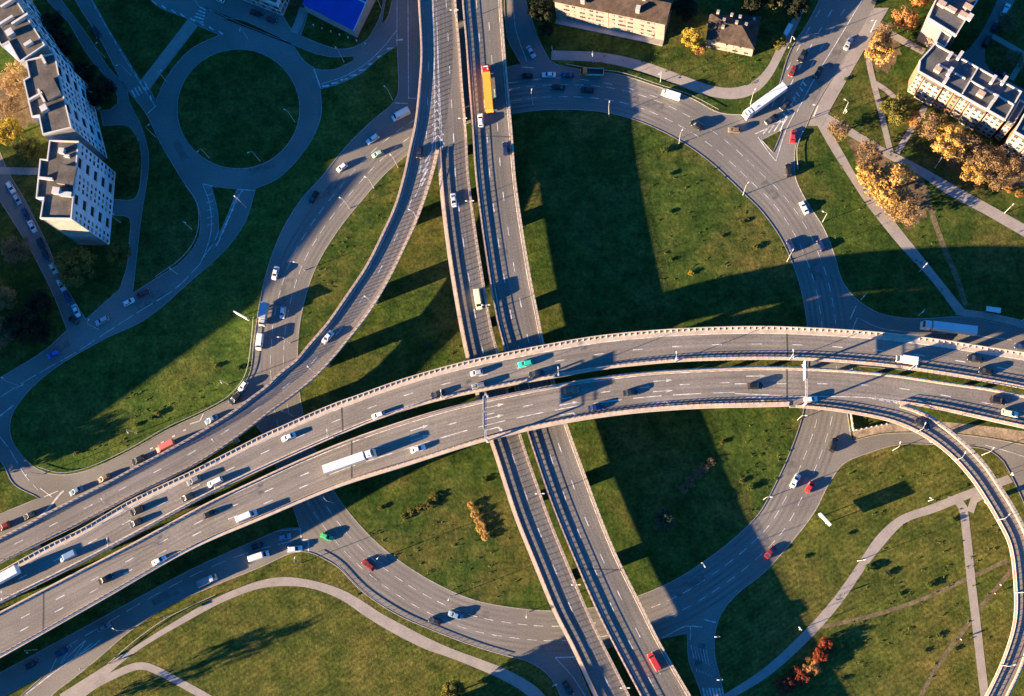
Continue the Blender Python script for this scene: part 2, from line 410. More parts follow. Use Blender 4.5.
# by the tower blocks
lawn([(62, 0, 1), (20, -70, 1), (45, -70, 1), (75, 0), (99.6, 38.8), (124, 85), (146, 114), (157, 137), (181, 178.5), (196, 201), (200.5, 221.7), (196.6, 242.4), (181, 261.8), (155, 278.7), (133, 293, 1), (137, 258), (141, 221.7), (148.8, 170), (148.8, 152.7), (142, 127), (129.4, 101), (127, 88), (108, 66), (89, 36.8)])
lawn([(47, 0), (68.5, 23), (76, 36), (90.6, 59.5), (114, 88), (117.7, 103), (111, 109), (100, 111, 1), (103, 126, 1), (129, 127), (139.7, 147.5), (141, 170), (134.5, 198.5), (113, 199, 1), (111, 216, 1), (129, 218), (129, 240), (126.8, 265.7), (119.5, 289, 1), (86, 319, 1), (64.7, 283.8), (46.6, 242), (25.9, 201), (7.8, 170), (-5, 140), (-70, 20, 1), (-70, -90, 1), (0, -90, 1)])
lawn([(0, 201), (25.9, 242.4), (51.7, 291.6), (67, 330, 1), (46.6, 348.5), (0, 377.5), (-90, 430, 1), (-90, 60, 1), (-30, 150)])
lawn([(-60, 430, 1), (0, 461), (13, 484), (38.5, 498, 1), (0, 514), (-60, 545, 1)])
# below and beside the main viaduct
lawn([(-70, 590, 1), (60, 525), (200, 452), (255, 424, 1), (266, 440), (277, 470), (294, 511), (299.5, 527.5, 1), (282, 529), (260, 538), (191.5, 569), (95.7, 620.8), (0, 672.5), (-70, 710, 1)])
lawn([(44.5, 674.6, 1), (5, 696), (-40, 720, 1), (-10, 730, 1), (21, 695.6)])
lawn([(52, 696), (69.9, 681.6), (95.7, 661), (129, 632.4), (168, 606.6), (214.7, 585.9), (260, 567.7), (294.4, 552.7), (308.4, 552.6), (326, 560.3), (338, 567.7), (361, 591), (395, 614), (431, 630), (475, 646.7), (510, 657), (526, 661), (546.6, 673.8), (559.5, 694.5), (566, 740, 1), (300, 790, 1), (10, 760, 1)], 'grass_yellow')
lawn([(576, 660, 1), (600, 650), (650, 641), (687, 633.5, 1), (688.5, 661), (696.6, 682), (703, 702), (712, 760, 1), (622, 760, 1), (590, 694)])
# south-east, east
lawn([(867.5, 453.8), (844, 464), (828.7, 485), (815.7, 510.8), (790, 544.5), (764, 573), (738, 593.6), (722.5, 611.7), (716, 630), (714.7, 653), (720, 676.4), (727, 705), (740, 770, 1), (1110, 770, 1), (1080, 620), (1034, 530), (1022, 500), (1014.5, 483.5), (1009.5, 473.3), (1003, 462), (990.5, 451.7), (976.5, 448), (932, 444.8), (898.5, 445)], 'grass_yellow')
lawn([(853, 366, 1), (1100, 388, 1), (1100, 462, 1), (1024, 444.5), (971, 435.4), (924.4, 432.6), (880.4, 434), (852, 441, 1), (848, 415, 1)])
# north-east
lawn([(819, 0), (806, 25), (790, 50), (778, 87.5, 1), (752, 111), (745.8, 113.8), (720, 112.5), (691.5, 98), (655, 85.4), (621.6, 75), (590.6, 71), (556, 64), (549.5, 60, 1), (538.8, 38.8), (531, 15.5), (525.9, 0), (522, -70, 1), (850, -70, 1)])
lawn([(875, 5), (852, 46.6), (813, 111), (805.4, 129), (796.3, 145), (795, 165.6), (796, 178), (805.4, 198.5), (823.5, 227), (835, 255.4), (841.6, 278.7), (854.6, 296.8), (875, 311), (901, 317.5), (932, 318), (960.6, 316.5), (1024, 328), (1110, 343, 1), (1110, -90, 1), (910, -90, 1)])
lawn([(762, 140, 1), (782, 130, 1), (773, 152, 1)])
lawn([(478, -70, 1), (506, -70, 1), (504, 0), (507, 37), (511.7, 48), (520.6, 64, 1), (505, 67.5, 1), (478, 69, 1)])

ZP = LAWNZ + 0.03
# paved paths
strip('path', [(59.5, 694.5), (108.7, 663.5), (165.6, 627), (220, 596), (260, 580.7), (283.6, 577), (314.7, 581), (343, 590), (361, 600), (381.7, 613.6), (402.4, 624.6), (420.6, 634.3), (450, 647.9), (480, 659), (510, 671), (540, 690), (556, 712)],
      [(70, 707), (95.7, 685), (134.5, 653), (181, 624.7), (227.7, 600), (260, 588.5), (283.6, 586), (312, 588.5), (341.6, 600), (362.3, 614.2), (381.7, 626.5), (407.6, 640.7), (427, 649.8), (450, 657.6), (483, 671), (505, 681), (528, 696), (540, 712)], ZP, 'path')
ribbon('path', [(75, 700), (92, 687), (112, 676), (140, 665.5), (155, 669.5), (180, 682.5), (208, 698), (235, 715)], 2.3, ZP + .012, 'path')
strip('path', [(551.7, 50.5), (603.5, 53), (645, 62), (681, 75), (714.7, 86.5), (737, 87.5), (754, 81), (768, 66), (776, 50), (781, 40), (793, 18), (806, -20)],
      [(551, 60), (603.5, 63), (642, 72), (675, 84), (708, 96), (738, 99), (758, 91.5), (772, 76), (782, 57), (787, 47), (800, 20), (814, -18)], ZP, 'path')
strip('pavement', [(874, 8), (852, 47), (813.5, 112), (808, 126)], [(889, 8), (866, 47), (829, 112), (822, 126)], ZP + .026, 'path')
strip('path', [(812, 116), (831, 150), (849.4, 178.5), (867.5, 206), (898.5, 245), (929.6, 278.7), (956.5, 314.5)], [(823, 118), (841.6, 150), (858.4, 178.5), (878, 201), (909, 240), (940, 278.7), (965, 310)], ZP, 'path')
strip('path', [(824, 112), (849.4, 127), (888, 150), (909, 160), (958, 187.5), (991.7, 206), (1024, 224), (1085, 258)], [(819, 122), (849.4, 136.5), (890.8, 160.4), (919, 175), (945, 193), (984, 214), (1024, 237), (1085, 271)], ZP + .006, 'path')
strip('pavement', [(961, 309), (985, 312), (1024, 320.5), (1085, 334)], [(955, 315), (985, 319.5), (1024, 328), (1085, 342)], ZP + .006, 'path')
ribbon('path', [(868, 40), (869, 62), (874, 85), (881, 112), (885, 130), (890.5, 152)], 1.9, ZP + .012, 'path')
ribbon('path', [(897, 153), (909, 133), (919, 118), (925, 106)], 1.9, ZP + .012, 'path')
ribbon('path', [(875, 83), (886, 90), (895, 98)], 1.7, ZP + .018, 'path')
ribbon('path', [(868, 20), (889, 33), (905, 42), (924, 52)], 2.4, ZP + .012, 'path')
ribbon('worn_track', [(917, 172), (925, 192), (934, 220), (945, 250), (955.5, 275), (966, 306)], 1.7, ZP - .012, 'track')
ribbon('worn_track', [(821, 627), (850, 621), (885, 612), (920, 600), (965, 580), (1008, 560)], 1.2, ZP - .012, 'track')
ribbon('worn_track', [(920, 697), (940, 662), (960, 635), (985, 602), (1012, 570)], 1.3, ZP - .018, 'track')
strip('path', [(720, 697), (764, 668), (800, 635), (831, 601), (857, 565), (875, 538), (898, 517), (930, 505), (965, 491), (1008, 475)], [(728, 701), (770, 675), (808, 641), (840, 605), (867, 566), (884, 545), (905, 523), (935, 512.5), (968, 499), (1013, 482)], ZP, 'path')
ribbon('path', [(954, 496), (962, 506), (966, 530), (971, 580), (977, 630), (984, 690), (990, 730)], 2.5, ZP + .006, 'path')
ribbon('path', [(948, 500), (958, 500), (966, 512)], 2.2, ZP + .012, 'path')
ribbon('path', [(970, 512), (974, 500), (984, 494)], 2.2, ZP + .018, 'path')
strip('verge', [(853, 432), (880, 424), (924, 421), (975, 425), (1030, 432), (1090, 442)], [(853, 439.5), (880.4, 433), (924.4, 431.5), (971, 434.5), (1024, 443), (1090, 458)], ZP - .012, 'soil')
strip('courtyard_lane', [(1018, -60), (992, 12), (972, 45), (958, 58)], [(1040, -60), (1011, 8), (986, 45), (985, 66)], ZP, 'asphalt')
strip('courtyard_lane', [(956, 62), (975, 76), (1000, 88), (1060, 120)], [(982, 56), (990, 70), (1010, 82), (1060, 108)], ZP + .006, 'asphalt')
ribbon('path', [(992, 36), (1008, 45), (1030, 58)], 1.8, ZP + .012, 'path')
ribbon('path', [(1026, 56), (1018, 68), (1011, 80)], 1.8, ZP + .018, 'path')
ribbon('path', [(294, 33), (299, 22), (304, 8)], 3.0, ZP, 'path')
strip('path', [(188, 19), (165, 48), (141, 80)], [(198, 26), (174, 55), (150, 88)], 0.03, 'path')
ribbon('path', [(-10, 170.5), (39, 171.5)], 2.6, ZP, 'path')
ribbon('path', [(75, 76), (88, 92), (100, 110)], 1.6, ZP, 'path')

def litter(px, nm='leaf_litter'):
    q = random.Random(len(px) * 31 + int(px[0][0])); pts = crom(wpts(px), closed=True, step=.8)
    c = sum(pts, Vector()) / len(pts); out = []; ph = [q.uniform(0, 6.28) for _ in range(5)]
    for i, p in enumerate(pts):
        a_ = math.atan2(p.y - c.y, p.x - c.x); k = 1 + sum(.05 * math.sin((3 + 4 * j) * a_ + ph[j]) for j in range(5)) + q.uniform(-.03, .03)
        out.append(c + (p - c) * k)
    flat_poly(nm, out, LAWNZ + .006, M['litter'])
litter([(-6, 78), (20, 76), (33, 92), (40, 116), (30, 126), (10, 122), (-8, 124)])
litter([(885, 170), (912, 176), (930, 196), (922, 222), (900, 224), (880, 200)])
litter([(932, 122), (962, 132), (1000, 150), (1036, 168), (1030, 188), (1000, 186), (962, 172), (934, 150)])
litter([(868, 22), (890, 24), (900, 44), (894, 66), (876, 70), (868, 50)])
litter([(848, 138), (872, 146), (890, 158), (884, 172), (862, 166)])

# painted markings on the ground roads (one sheet of paint)
pm = MB(); ZM = 0.035
def mark_line(pts, wd=0.28, dash=None, gap=0, z=ZM, into=None, start=0.0):
    into = into or pm
    c = resample(pts, step=0.5); acc = start; n = len(c)
    for i in range(n - 1):
        on = dash is None or (acc % (dash + gap)) < dash
        seg = (c[i + 1] - c[i]); acc += seg.length
        if on and seg.length > 1e-6:
            nn = Vector((-seg.y, seg.x, 0)).normalized() * wd / 2
            a, d = c[i], c[i + 1]
            zz = lambda p: p.z + z
            o = len(into.v)
            into.v += [(a.x + nn.x, a.y + nn.y, zz(a)), (a.x - nn.x, a.y - nn.y, zz(a)), (d.x - nn.x, d.y - nn.y, zz(d)), (d.x + nn.x, d.y + nn.y, zz(d))]
            into.face((o, o + 1, o + 2, o + 3))
def gl(px, **k): mark_line(crom(wpts(px)), **k)
ring = crom(wpts(RING_IN), closed=True); ring.append(ring[0])
def offset(pts, d):
    o = []; n = len(pts)
    for i, p in enumerate(pts):
        t = pts[min(i + 1, n - 1)] - pts[max(i - 1, 0)]; o.append(p + Vector((-t.y, t.x, 0)).normalized() * d)
    return o
sg = -1 if area(ring) > 0 else 1
tk = MB()
for d in (1.6, 3.2, 6.0, 7.7, 10.3, 12.0): mark_line(offset(ring, sg * d), wd=.75, z=.006, into=tk)
tag(tk.build('tyre_tracks', M['worn']), kind='structure')
pt = MB()
for x, y, a_, l_, w_ in ((650, 104, -18, 9, 3), (770, 190, -50, 7, 2.6), (812, 262, -70, 12, 3.2), (790, 470, 62, 8, 2.8), (690, 585, 30, 10, 3), (470, 612, -12, 12, 2.6), (372, 578, -45, 7, 2.4), (285, 290, 70, 11, 3), (330, 190, 52, 8, 2.6), (150, 300, 32, 10, 2.8), (60, 348, 28, 7, 2.4), (838, 50, 62, 14, 2.6), (815, 90, 62, 8, 3), (165, 596, 27, 9, 2.6), (960, 447, -3, 9, 2.2), (700, 655, 80, 7, 2.2), (180, 150, -60, 8, 2.5), (262, 168, 20, 9, 2.6)):
    p, q_ = at(x, y), at(x + 6 * math.cos(math.radians(a_)), y - 6 * math.sin(math.radians(a_))); d = q_ - p
    pt.box((p.x, p.y, .010), (l_, w_, .008), 0, None, math.atan2(d.y, d.x))
    p += Vector((rnd.uniform(-9, 9), rnd.uniform(-9, 9), 0)); 
tag(pt.build('asphalt_patches', M['patch']), kind='structure')
mark_line(offset(ring, sg * 4.7), dash=3.0, gap=2.2, wd=.2)
mark_line(offset(ring, sg * 9.0), dash=3.0, gap=2.4, wd=.19)
gl([(24, 384), (0, 397), (-40, 420)], dash=3, gap=3)
gl([(0, 397), (34, 376), (80, 350), (98, 338), (135, 314), (176, 288), (200, 264)], wd=0.22, dash=6, gap=1.5)
gl([(200, 264), (206, 250), (211, 232), (210, 205), (203, 185)], wd=0.2)
gl([(203, 258), (215, 240), (222, 222), (232, 205), (243, 190)], wd=0.2)
gl([(203, 184), (212, 186)]); gl([(237, 189.5), (256, 190.5)])
for k in range(9):
    t = k / 8; gl([(206 + 2 * t, 188 + 60 * t), (213 + 1 * t, 186 + 60 * t)] if k < 6 else [(208 + 0 * t, 246), (220, 238)], wd=.2)
for k in range(7): gl([(240 - 3.2 * k, 194 + 7.2 * k), (234 - 3 * k, 204 + 7 * k)], wd=.45)
for k in range(12):                                              # hatched edge of the diagonal road
    t = k / 12; gl([(94.5 + 61 * t, 3 + 101 * t), (95.5 + 61 * t, 8.5 + 101 * t)], wd=.5)
gl([(91.5, 0), (108, 30), (128, 64), (155, 106)], wd=.15)
gl([(147, 114), (156, 106)], wd=.3)
for k in range(8):
    gl([(152 + 9.5 * k, 1 + 4.3 * k), (156.5 + 9.5 * k, 4.3 + 4.3 * k)], wd=.5)
for k in range(5):
    gl([(192.5 + 2 * k * .9, 19.5 - k * 3.1), (203.5 + k * .6, 22.5 - k * 3.1)], wd=.5)
    gl([(131.5 + 3.2 * k, 90 - k * 2.0), (136 + 3.2 * k, 97.5 - k * 2.0)], wd=.5)
gl([(314, 69), (320.5, 88)], wd=.4)
for k in range(9):
    t = k / 8; x = 322 + 74 * t; y = 86.5 - 46 * t - 7 * math.sin(math.pi * t) * -1
    gl([(x, y), (x + 7, y - 1)], wd=.6)
gl([(321, 84), (345, 76), (368, 62), (385, 45), (397, 30)], wd=.2)
gl([(395, 103), (408, 103.5)], wd=.35); gl([(408, 98), (416, 98.5)], wd=.35); gl([(408, 0), (408.5, 98)], wd=.22)
gl([(397, 92), (397, 0)], wd=.18)
gl([(508, 83), (560, 78), (620, 86), (665, 100)], wd=.2, dash=3, gap=5)
gl([(513, 0), (516, 30), (527, 62)], wd=.2); gl([(521, 67), (534, 68)], wd=.35)
# the north-east arterial
for off, dsh in ((0, None), (1, (3, 4)), (2, (3, 4)), (3, (3, 4))):
    gl([(867 - 12 * off, -8), (843 - 12 * off, 32), (815 - 10.5 * off, 78), (797 - 9 * off, 112)], wd=.25, **({'dash': dsh[0], 'gap': dsh[1]} if dsh else {}))
for k in range(8): gl([(803 - 3.3 * k, 82 + 5.2 * k), (806 - 3.3 * k, 86 + 5.2 * k)], wd=.45)
for k in range(4): gl([(763 + 5.5 * k, 134 - 1.2 * k), (770 + 6.0 * k, 126 - 3.2 * k)], wd=.4)
gl([(758, 137), (770, 154), (776, 161)], wd=.3); gl([(776, 161), (786, 130), (795, 112)], wd=.3); gl([(755, 134), (772, 126), (792, 112)], wd=.3)
gl([(850, 319.5), (856, 306)], wd=.35); gl([(852, 331), (857, 318)], wd=.35)
gl([(858, 318), (880, 328), (910, 332), (960, 334), (1012, 340)], wd=.2)
# lower-left road
gl([(64, 648), (100, 627), (150, 598), (200, 572), (250, 552), (292, 541)], wd=.2, dash=5, gap=2.5)
gl([(0, 668), (60, 633), (120, 601), (200, 560), (262, 534), (300, 529)], wd=.2)
gl([(26, 694), (60, 668), (97, 643), (100, 640)], wd=.3)
gl([(50, 672), (62, 650), (72, 645), (60, 664), (80, 645), (86, 640), (74, 658), (92, 643)], wd=.25)
gl([(300, 528), (301.5, 540)], wd=.4); gl([(301.5, 540), (308.5, 539.5)], wd=.4); gl([(308.5, 539.5), (308.6, 553)], wd=.45)
gl([(291, 511), (300, 528)], wd=.2)
gl([(555, 657.5), (575, 657)], wd=.35); gl([(555, 657.5), (572, 676), (588, 700)], wd=.2)
gl([(690, 626), (702, 627)], wd=.35); gl([(704, 619.5), (716, 622.5)], wd=.35); gl([(660, 639), (690, 626), (690, 640)], wd=.25)
for k in range(7): gl([(703 + 3.2 * k, 688), (705 + 3.2 * k, 697)], wd=.5)
for k in range(6): gl([(691 + 3 * k, 645 + k), (697 + 3 * k, 672 + k)], wd=.15, dash=4, gap=3)
# west junction and queue lane
gl([(10, 450), (25, 475), (38, 490)], wd=.22, dash=5, gap=2); gl([(40, 488), (52, 497)], wd=.25); gl([(44, 497), (58, 491)], wd=.25)
gl([(0, 437), (8, 447)], wd=.2); gl([(0, 416), (14, 405)], wd=.35)
gl([(0, 545), (45, 512), (61, 493), (64, 491)], wd=.6)
gl([(190, 424), (200, 421), (205, 407)], wd=.35)
for k in range(4): gl([(150 + 11 * k, 449 - 6 * k), (153 + 11 * k, 447.5 - 6 * k)], wd=.4)
gl([(985, 445), (1010, 452), (1040, 462)], wd=.2)
tag(pm.build('road_markings', M['paint']), kind='structure')

# ------------------------------------------------------------------ viaducts
DECK = {}
UP = Vector((0, 0, 1))
def edge_world(px, zf):
    return crom([at(p[0], p[1], zf(p[0], p[1])) for p in px], step=1.5)
def viaduct(key, name, label, cat, lpx, rpx, zf, surf, lpar, rpar, depth=1.2):
    """lpar/rpar: list of (s0, s1, kind) along the left / right edge in fractions of the length"""
    L0 = edge_world(lpx, zf); R0 = edge_world(rpx, zf)
    n = max(4, int(max(length(L0), length(R0)) / 1.8) + 1)
    Ls = resample(L0, n); Rs = resample(R0, n)
    acc = [0.0]
    for i in range(1, n): acc.append(acc[-1] + ((Ls[i] + Rs[i]) / 2 - (Ls[i - 1] + Rs[i - 1]) / 2).length)
    D = dict(L=Ls, R=Rs, n=n, acc=acc, len=acc[-1]); DECK[key] = D
    root = empty(name, (Ls[0] + Rs[0]) / 2 * 1.0); root.location.z = 0
    tag(root, label, cat, 'elevated roads of the interchange')
    org = root.location.copy()
    D['root'] = root; D['org'] = org
    loc = lambda p: p - org
    def part(b, nm, mats, **k): return b.build(nm, mats, root, **k)
    D['part'] = part; D['loc'] = loc
    b = MB(); rings = []
    for p, q in zip(Ls, Rs):
        p = loc(p); q = loc(q); a = q - p
        ed = .35 if depth < 1.4 else .95
        rings.append([p, q, q - UP * ed, p + a * .8 - UP * depth, p + a * .2 - UP * depth, p - UP * ed])
    b.loft(rings); part(b, 'deck', M['slab'], fixn=True)
    b = MB()
    for i, (p, q) in enumerate(zip(Ls, Rs)): b.v += [tuple(loc(p) + UP * .03), tuple(loc(q) + UP * .03)]
    for i in range(n - 1):
        w0 = (Rs[i] - Ls[i]).length; w1 = (Rs[i + 1] - Ls[i + 1]).length
        b.face((2 * i, 2 * i + 1, 2 * i + 3, 2 * i + 2), 0, [(0, acc[i]), (w0, acc[i]), (w1, acc[i + 1]), (0, acc[i + 1])])
    part(b, 'road_surface', M[surf])
    for side, runs in (('L', lpar), ('R', rpar)):
        E, O = (Ls, Rs) if side == 'L' else (Rs, Ls)
        for s0, s1, kind in runs:
            i0, i1 = int(s0 * (n - 1)), int(s1 * (n - 1))
            P = [loc(E[i]) for i in range(i0, i1 + 1)]
            A = []
            for i in range(i0, i1 + 1):
                v = O[i] - E[i]; v.z = 0; A.append(v.normalized())
            def prof(b, x0, x1, z0, z1, m=0):
                b.loft([[p + a * x0 + UP * z0, p + a * x1 + UP * z0, p + a * x1 + UP * z1, p + a * x0 + UP * z1] for p, a in zip(P, A)], m)
            if kind in ('rail', 'rail_wide', 'wall_rail', 'median', 'fence', 'wall_fence'):
                wk, hk = {'rail': (.75, .30), 'rail_wide': (1.25, .30), 'wall_rail': (.6, .85), 'median': (.5, .30), 'fence': (1.25, .30), 'wall_fence': (.65, .85)}[kind]
                b = MB(); prof(b, -.06, wk, -.12, hk); part(b, 'parapet', M['concrete'], fixn=True)
                b = MB(); off = wk - .18 if kind != 'median' else .25
                top = 2.2 if 'fence' in kind else 1.18
                for p, a in zip(P, A):
                    c = p + a * off
                    b.box((c.x, c.y, c.z + top / 2), (.14, .14, top), 0, None, math.atan2(a.y, a.x))
                if 'wall' not in kind: prof(b, off + .09, off + .15, .50, .84)
                if 'fence' in kind:
                    for zz in range(13): prof(b, off - .008, off + .008, 1.0 + zz * .095, 1.018 + zz * .095)
                else: prof(b, off - .04, off + .04, top - .02, top + .08)
                part(b, 'railing', M['rust'], fixn=True)
            elif kind == 'buttress':
                b = MB(); prof(b, -.06, .22, -.12, 1.0)
                for p, a in zip(P, A):
                    t = Vector((-a.y, a.x, 0)) * .13
                    q = p + a * .22; r = p + a * 1.0
                    b.add([q - t + UP * .2, q + t + UP * .2, q + t + UP * .96, q - t + UP * .96, r - t + UP * .2, r + t + UP * .2], [(0, 1, 2, 3), (0, 4, 5, 1), (4, 0, 3), (5, 2, 1)[::1], (3, 2, 5, 4)])
                part(b, 'parapet', M['concrete'], fixn=True)
                b = MB(); prof(b, .22, 2.0, -.12, .22); part(b, 'footway', M['concrete'], fixn=True)
            elif kind == 'kerb':
                b = MB(); prof(b, -.06, .5, -.12, .25); part(b, 'parapet', M['concrete'], fixn=True)
    D['mk'] = MB()
    return D
def dpos(D, s, fr):
    """world point s metres along, fr across (0 = left edge, 1 = right)"""
    s = max(0.0, min(D['len'] - 1e-4, s)); i = min(bisect_left(D['acc'], s), D['n'] - 1); i = max(i, 1)
    t = (s - D['acc'][i - 1]) / (D['acc'][i] - D['acc'][i - 1])
    l = D['L'][i - 1].lerp(D['L'][i], t); r = D['R'][i - 1].lerp(D['R'][i], t)
    return l.lerp(r, fr)
def dnear(key, px, py):
    """find (s, fraction) of the deck point seen at a photo position"""
    D = DECK[key]; z = D['L'][D['n'] // 2].z
    for _ in range(4):
        p = at(px, py, z); best = None
        for i in range(D['n']):
            m = (D['L'][i] + D['R'][i]) / 2; d = (m.x - p.x) ** 2 + (m.y - p.y) ** 2
            if best is None or d < best[0]: best = (d, i)
        i = best[1]; z = (D['L'][i].z + D['R'][i].z) / 2
    p = at(px, py, z); i = max(1, min(D['n'] - 2, i))
    c0 = (D['L'][i - 1] + D['R'][i - 1]) / 2; c1 = (D['L'][i + 1] + D['R'][i + 1]) / 2; t = (c1 - c0); t.z = 0
    c = (D['L'][i] + D['R'][i]) / 2; v = p - c; v.z = 0
    s = D['acc'][i] + v.dot(t.normalized())
    l, r = dpos(D, s, 0), dpos(D, s, 1); a = r - l; a.z = 0; q = p - l; q.z = 0
    return s, max(0, min(1, q.dot(a) / a.length_squared))
def dline(D, fr, s0=0, s1=None, dash=None, gap=0, wd=.26, fr1=None, start=0):
    s1 = D['len'] if s1 is None else s1
    k = int((s1 - s0) / 2) + 1
    pts = [D['loc'](dpos(D, s0 + (s1 - s0) * i / k, fr if fr1 is None else fr + (fr1 - fr) * i / k)) for i in range(k + 1)]
    mark_line(pts, wd=wd, dash=dash, gap=gap, z=.045, into=D['mk'], start=start)
def darrow(D, px, py, key, turn=False):
    s, fr = dnear(key, px, py); w_ = (dpos(D, s, 1) - dpos(D, s, 0)).length
    def P(ds, dx):
        p = D['loc'](dpos(D, s + ds, fr + dx / w_)); return (p.x, p.y, p.z + .046)
    b = D['mk']
    def quad(*q): b.add(q, [tuple(range(len(q)))])
    quad(P(-3, -.14), P(-3, .14), P(1.0, .14), P(1.0, -.14))
    if not turn: quad(P(1.0, -.55), P(1.0, .55), P(3.0, 0))
    else:
        quad(P(.98, -.14), P(.98, .3), P(1.7, .95), P(1.95, .72), P(1.4, -.14))
        quad(P(1.3, 1.0), P(2.3, .55), P(2.5, 1.7))
def djoint(D, key, px, py, skew=0.0):
    s, _ = dnear(key, px, py); b = MB()
    a, c = D['loc'](dpos(D, s, .03)), D['loc'](dpos(D, s + skew, .97))
    b.bar(a + UP * .04, c + UP * .04, .42, .03); D['part'](b, 'expansion_joint', M['joint'])
def pier(D, s, kind, wfr=.6, top=1.15, fr=.5):
    c = dpos(D, s, fr); l, r = dpos(D, s, 0), dpos(D, s, 1); a = (r - l); a.z = 0; wd = a.length; a.normalize()
    ang = math.atan2(a.y, a.x); b = MB(); p = D['loc'](c); h = c.z - top
    if kind == 'wall':
        b.box((p.x, p.y, h / 2), (wd * wfr, 1.3, h), 0, None, ang)
    elif kind == 'twin':
        for k in (-.17, .17):
            q = p + a * (wd * k); b.tube([(q.x, q.y, 0), (q.x, q.y, h)], .75, 12)
        b.box((p.x, p.y, h - .45), (wd * .5, 1.7, .9), 0, None, ang)
    else:
        b.tube([(p.x, p.y, 0), (p.x, p.y, h)], .8, 12); b.box((p.x, p.y, h - .4), (wd * .42, 1.6, .8), 0, None, ang)
    D['part'](b, 'pier', M['slab'], fixn=True)
def finish(D): D['part'](D['mk'], 'road_markings', M['paint'])
def in_deck(key, p):
    D = DECK[key]
    for i in range(D['n'] - 1):
        q = [D['L'][i], D['R'][i], D['R'][i + 1], D['L'][i + 1]]
        sg_ = [((b_.x - a_.x) * (p.y - a_.y) - (b_.y - a_.y) * (p.x - a_.x)) for a_, b_ in zip(q, q[1:] + q[:1])]
        if all(x >= -1.5 for x in sg_) or all(x <= 1.5 for x in sg_): return True
    return False

ZNS = 7.3
zew = lambda x, y: interp([(-60, 13.2), (100, 13.2), (300, 13.6), (400, 14.1), (500, 14.6), (600, 14.8)], x)
zr = lambda x, y: interp([(152, ZNS), (250, 7.5), (350, 8.2), (400, 9.4), (450, 11.0), (500, 12.1), (560, 12.8), (600, 13.0)], y)
zlp = lambda x, y: interp([(409, 14.8), (437, 14.2), (480, 13.0), (545, 11.0), (620, 9.0), (690, 7.2), (745, 5.8), (830, 3.6)], y)

GORE = [(434, -190), (434, -60), (434, 0), (435, 50), (436, 100), (438, 152)]
SBl = GORE + [(438.7, 172), (442.8, 216.6), (450.5, 273.5), (463.5, 346), (475, 392), (489.3, 440.4), (494.6, 456), (514, 516), (533.6, 565), (553, 611.7), (570, 645), (594, 696), (616, 740), (658, 830)]
SBr = [(450, -190), (454, -60), (456, 0), (459.7, 44), (462.8, 87.6), (466.6, 132.4), (469, 175.6), (476, 230), (483.8, 280), (490.8, 322), (497.8, 351), (509, 394), (520.6, 433.4), (527.6, 455.6), (536.2, 479.7), (549, 516), (570, 567.7), (593, 622), (629.4, 694.5), (652, 740), (694, 830)]
NBl = [(455, -190), (460, -60), (462.2, 0), (466, 44.4), (469, 87.6), (472.4, 132.4), (475.5, 175.6), (482, 230), (489.5, 280), (497, 322), (504.7, 351), (515, 390), (527, 432), (534.6, 455.6), (542.7, 479.7), (556, 516), (577.6, 567.7), (599.6, 617), (639.7, 694.5), (664, 740), (708, 830)]
NBr = [(493, -190), (499, -60), (501.6, 0), (504.7, 44.4), (508.4, 88), (512.4, 132.4), (516, 180), (523, 230), (531.4, 280), (537.8, 311.7), (544.7, 345.4), (556, 386), (567.6, 425), (585.4, 474.5), (602.2, 520), (619, 560), (641, 604), (660.4, 642.8), (690.2, 694.5), (717, 740), (763, 830)]
Rl = [(416, -190), (417, -60), (418.4, 0), (420.3, 31.7), (421, 57), (419, 87.6), (417.8, 100.7), (414.6, 126), (409.5, 149), (403.8, 175.6), (394.9, 206), (382, 234.7), (366.4, 265.7), (345.7, 296.8), (327.6, 322.7), (305.6, 348.5), (296.3, 360), (278.6, 374), (265.9, 386.7), (250.6, 398), (234, 410.8), (217.6, 421.5), (175.7, 446), (136.3, 466.7), (104, 484.4), (73.6, 499.7), (42, 516), (24, 526), (0, 538), (-60, 568), (-260, 672)]
Rr = GORE + [(433.7, 172.6), (418, 219), (405, 247.6), (387, 283.8), (366.4, 317.5), (341.8, 348.5), (331.9, 360), (314, 379), (292.5, 396.8), (271, 412), (248, 429.8), (225, 446.5), (193.5, 466.5), (130, 498), (76, 526.5), (38, 545), (0, 564), (-60, 597), (-260, 703)]
UN = [(-260, 715), (-60, 606), (0, 572), (44.4, 547.5), (82.5, 528.5), (131, 500.5), (193.5, 470.5), (245, 444), (260.8, 436), (286, 424.7), (311.6, 413.3), (339.5, 401.9), (353.5, 397), (405, 378.8), (464.7, 362), (506, 353), (544, 345.4), (603.5, 335.6), (681, 329), (760, 326.8), (810.8, 328.3), (848.9, 330.5), (890, 333.8), (945, 340.8), (986.5, 347.5), (1024, 353), (1084, 365), (1260, 402)]
US = [(-260, 743), (-60, 636), (0, 604), (63.5, 572.4), (130, 538), (149, 527.6), (206, 496.5), (260, 470.5), (338, 435.7), (379.4, 419), (431, 402.5), (490.8, 389.3), (528.9, 382), (570, 375), (610.8, 368.3), (649, 364), (690, 361), (760, 359.4), (810.8, 360.6), (848.9, 363.2), (890, 367), (910.8, 369.8), (948.9, 375.5), (990, 382.5), (1024, 389), (1084, 402), (1260, 442)]
LN = [(-260, 750), (-60, 643), (0, 611.8), (63.5, 578.8), (130, 544.5), (160.5, 528), (206, 503.5), (260, 478), (301.7, 459), (353.5, 438), (431, 412.4), (490.8, 397.5), (567, 382.5), (598, 377.5), (649, 371.5), (690, 369), (760, 366.3), (810.8, 367.6), (848.9, 370), (890, 374), (948.9, 382.5), (990, 388.2), (1024, 395), (1084, 408), (1260, 448)]
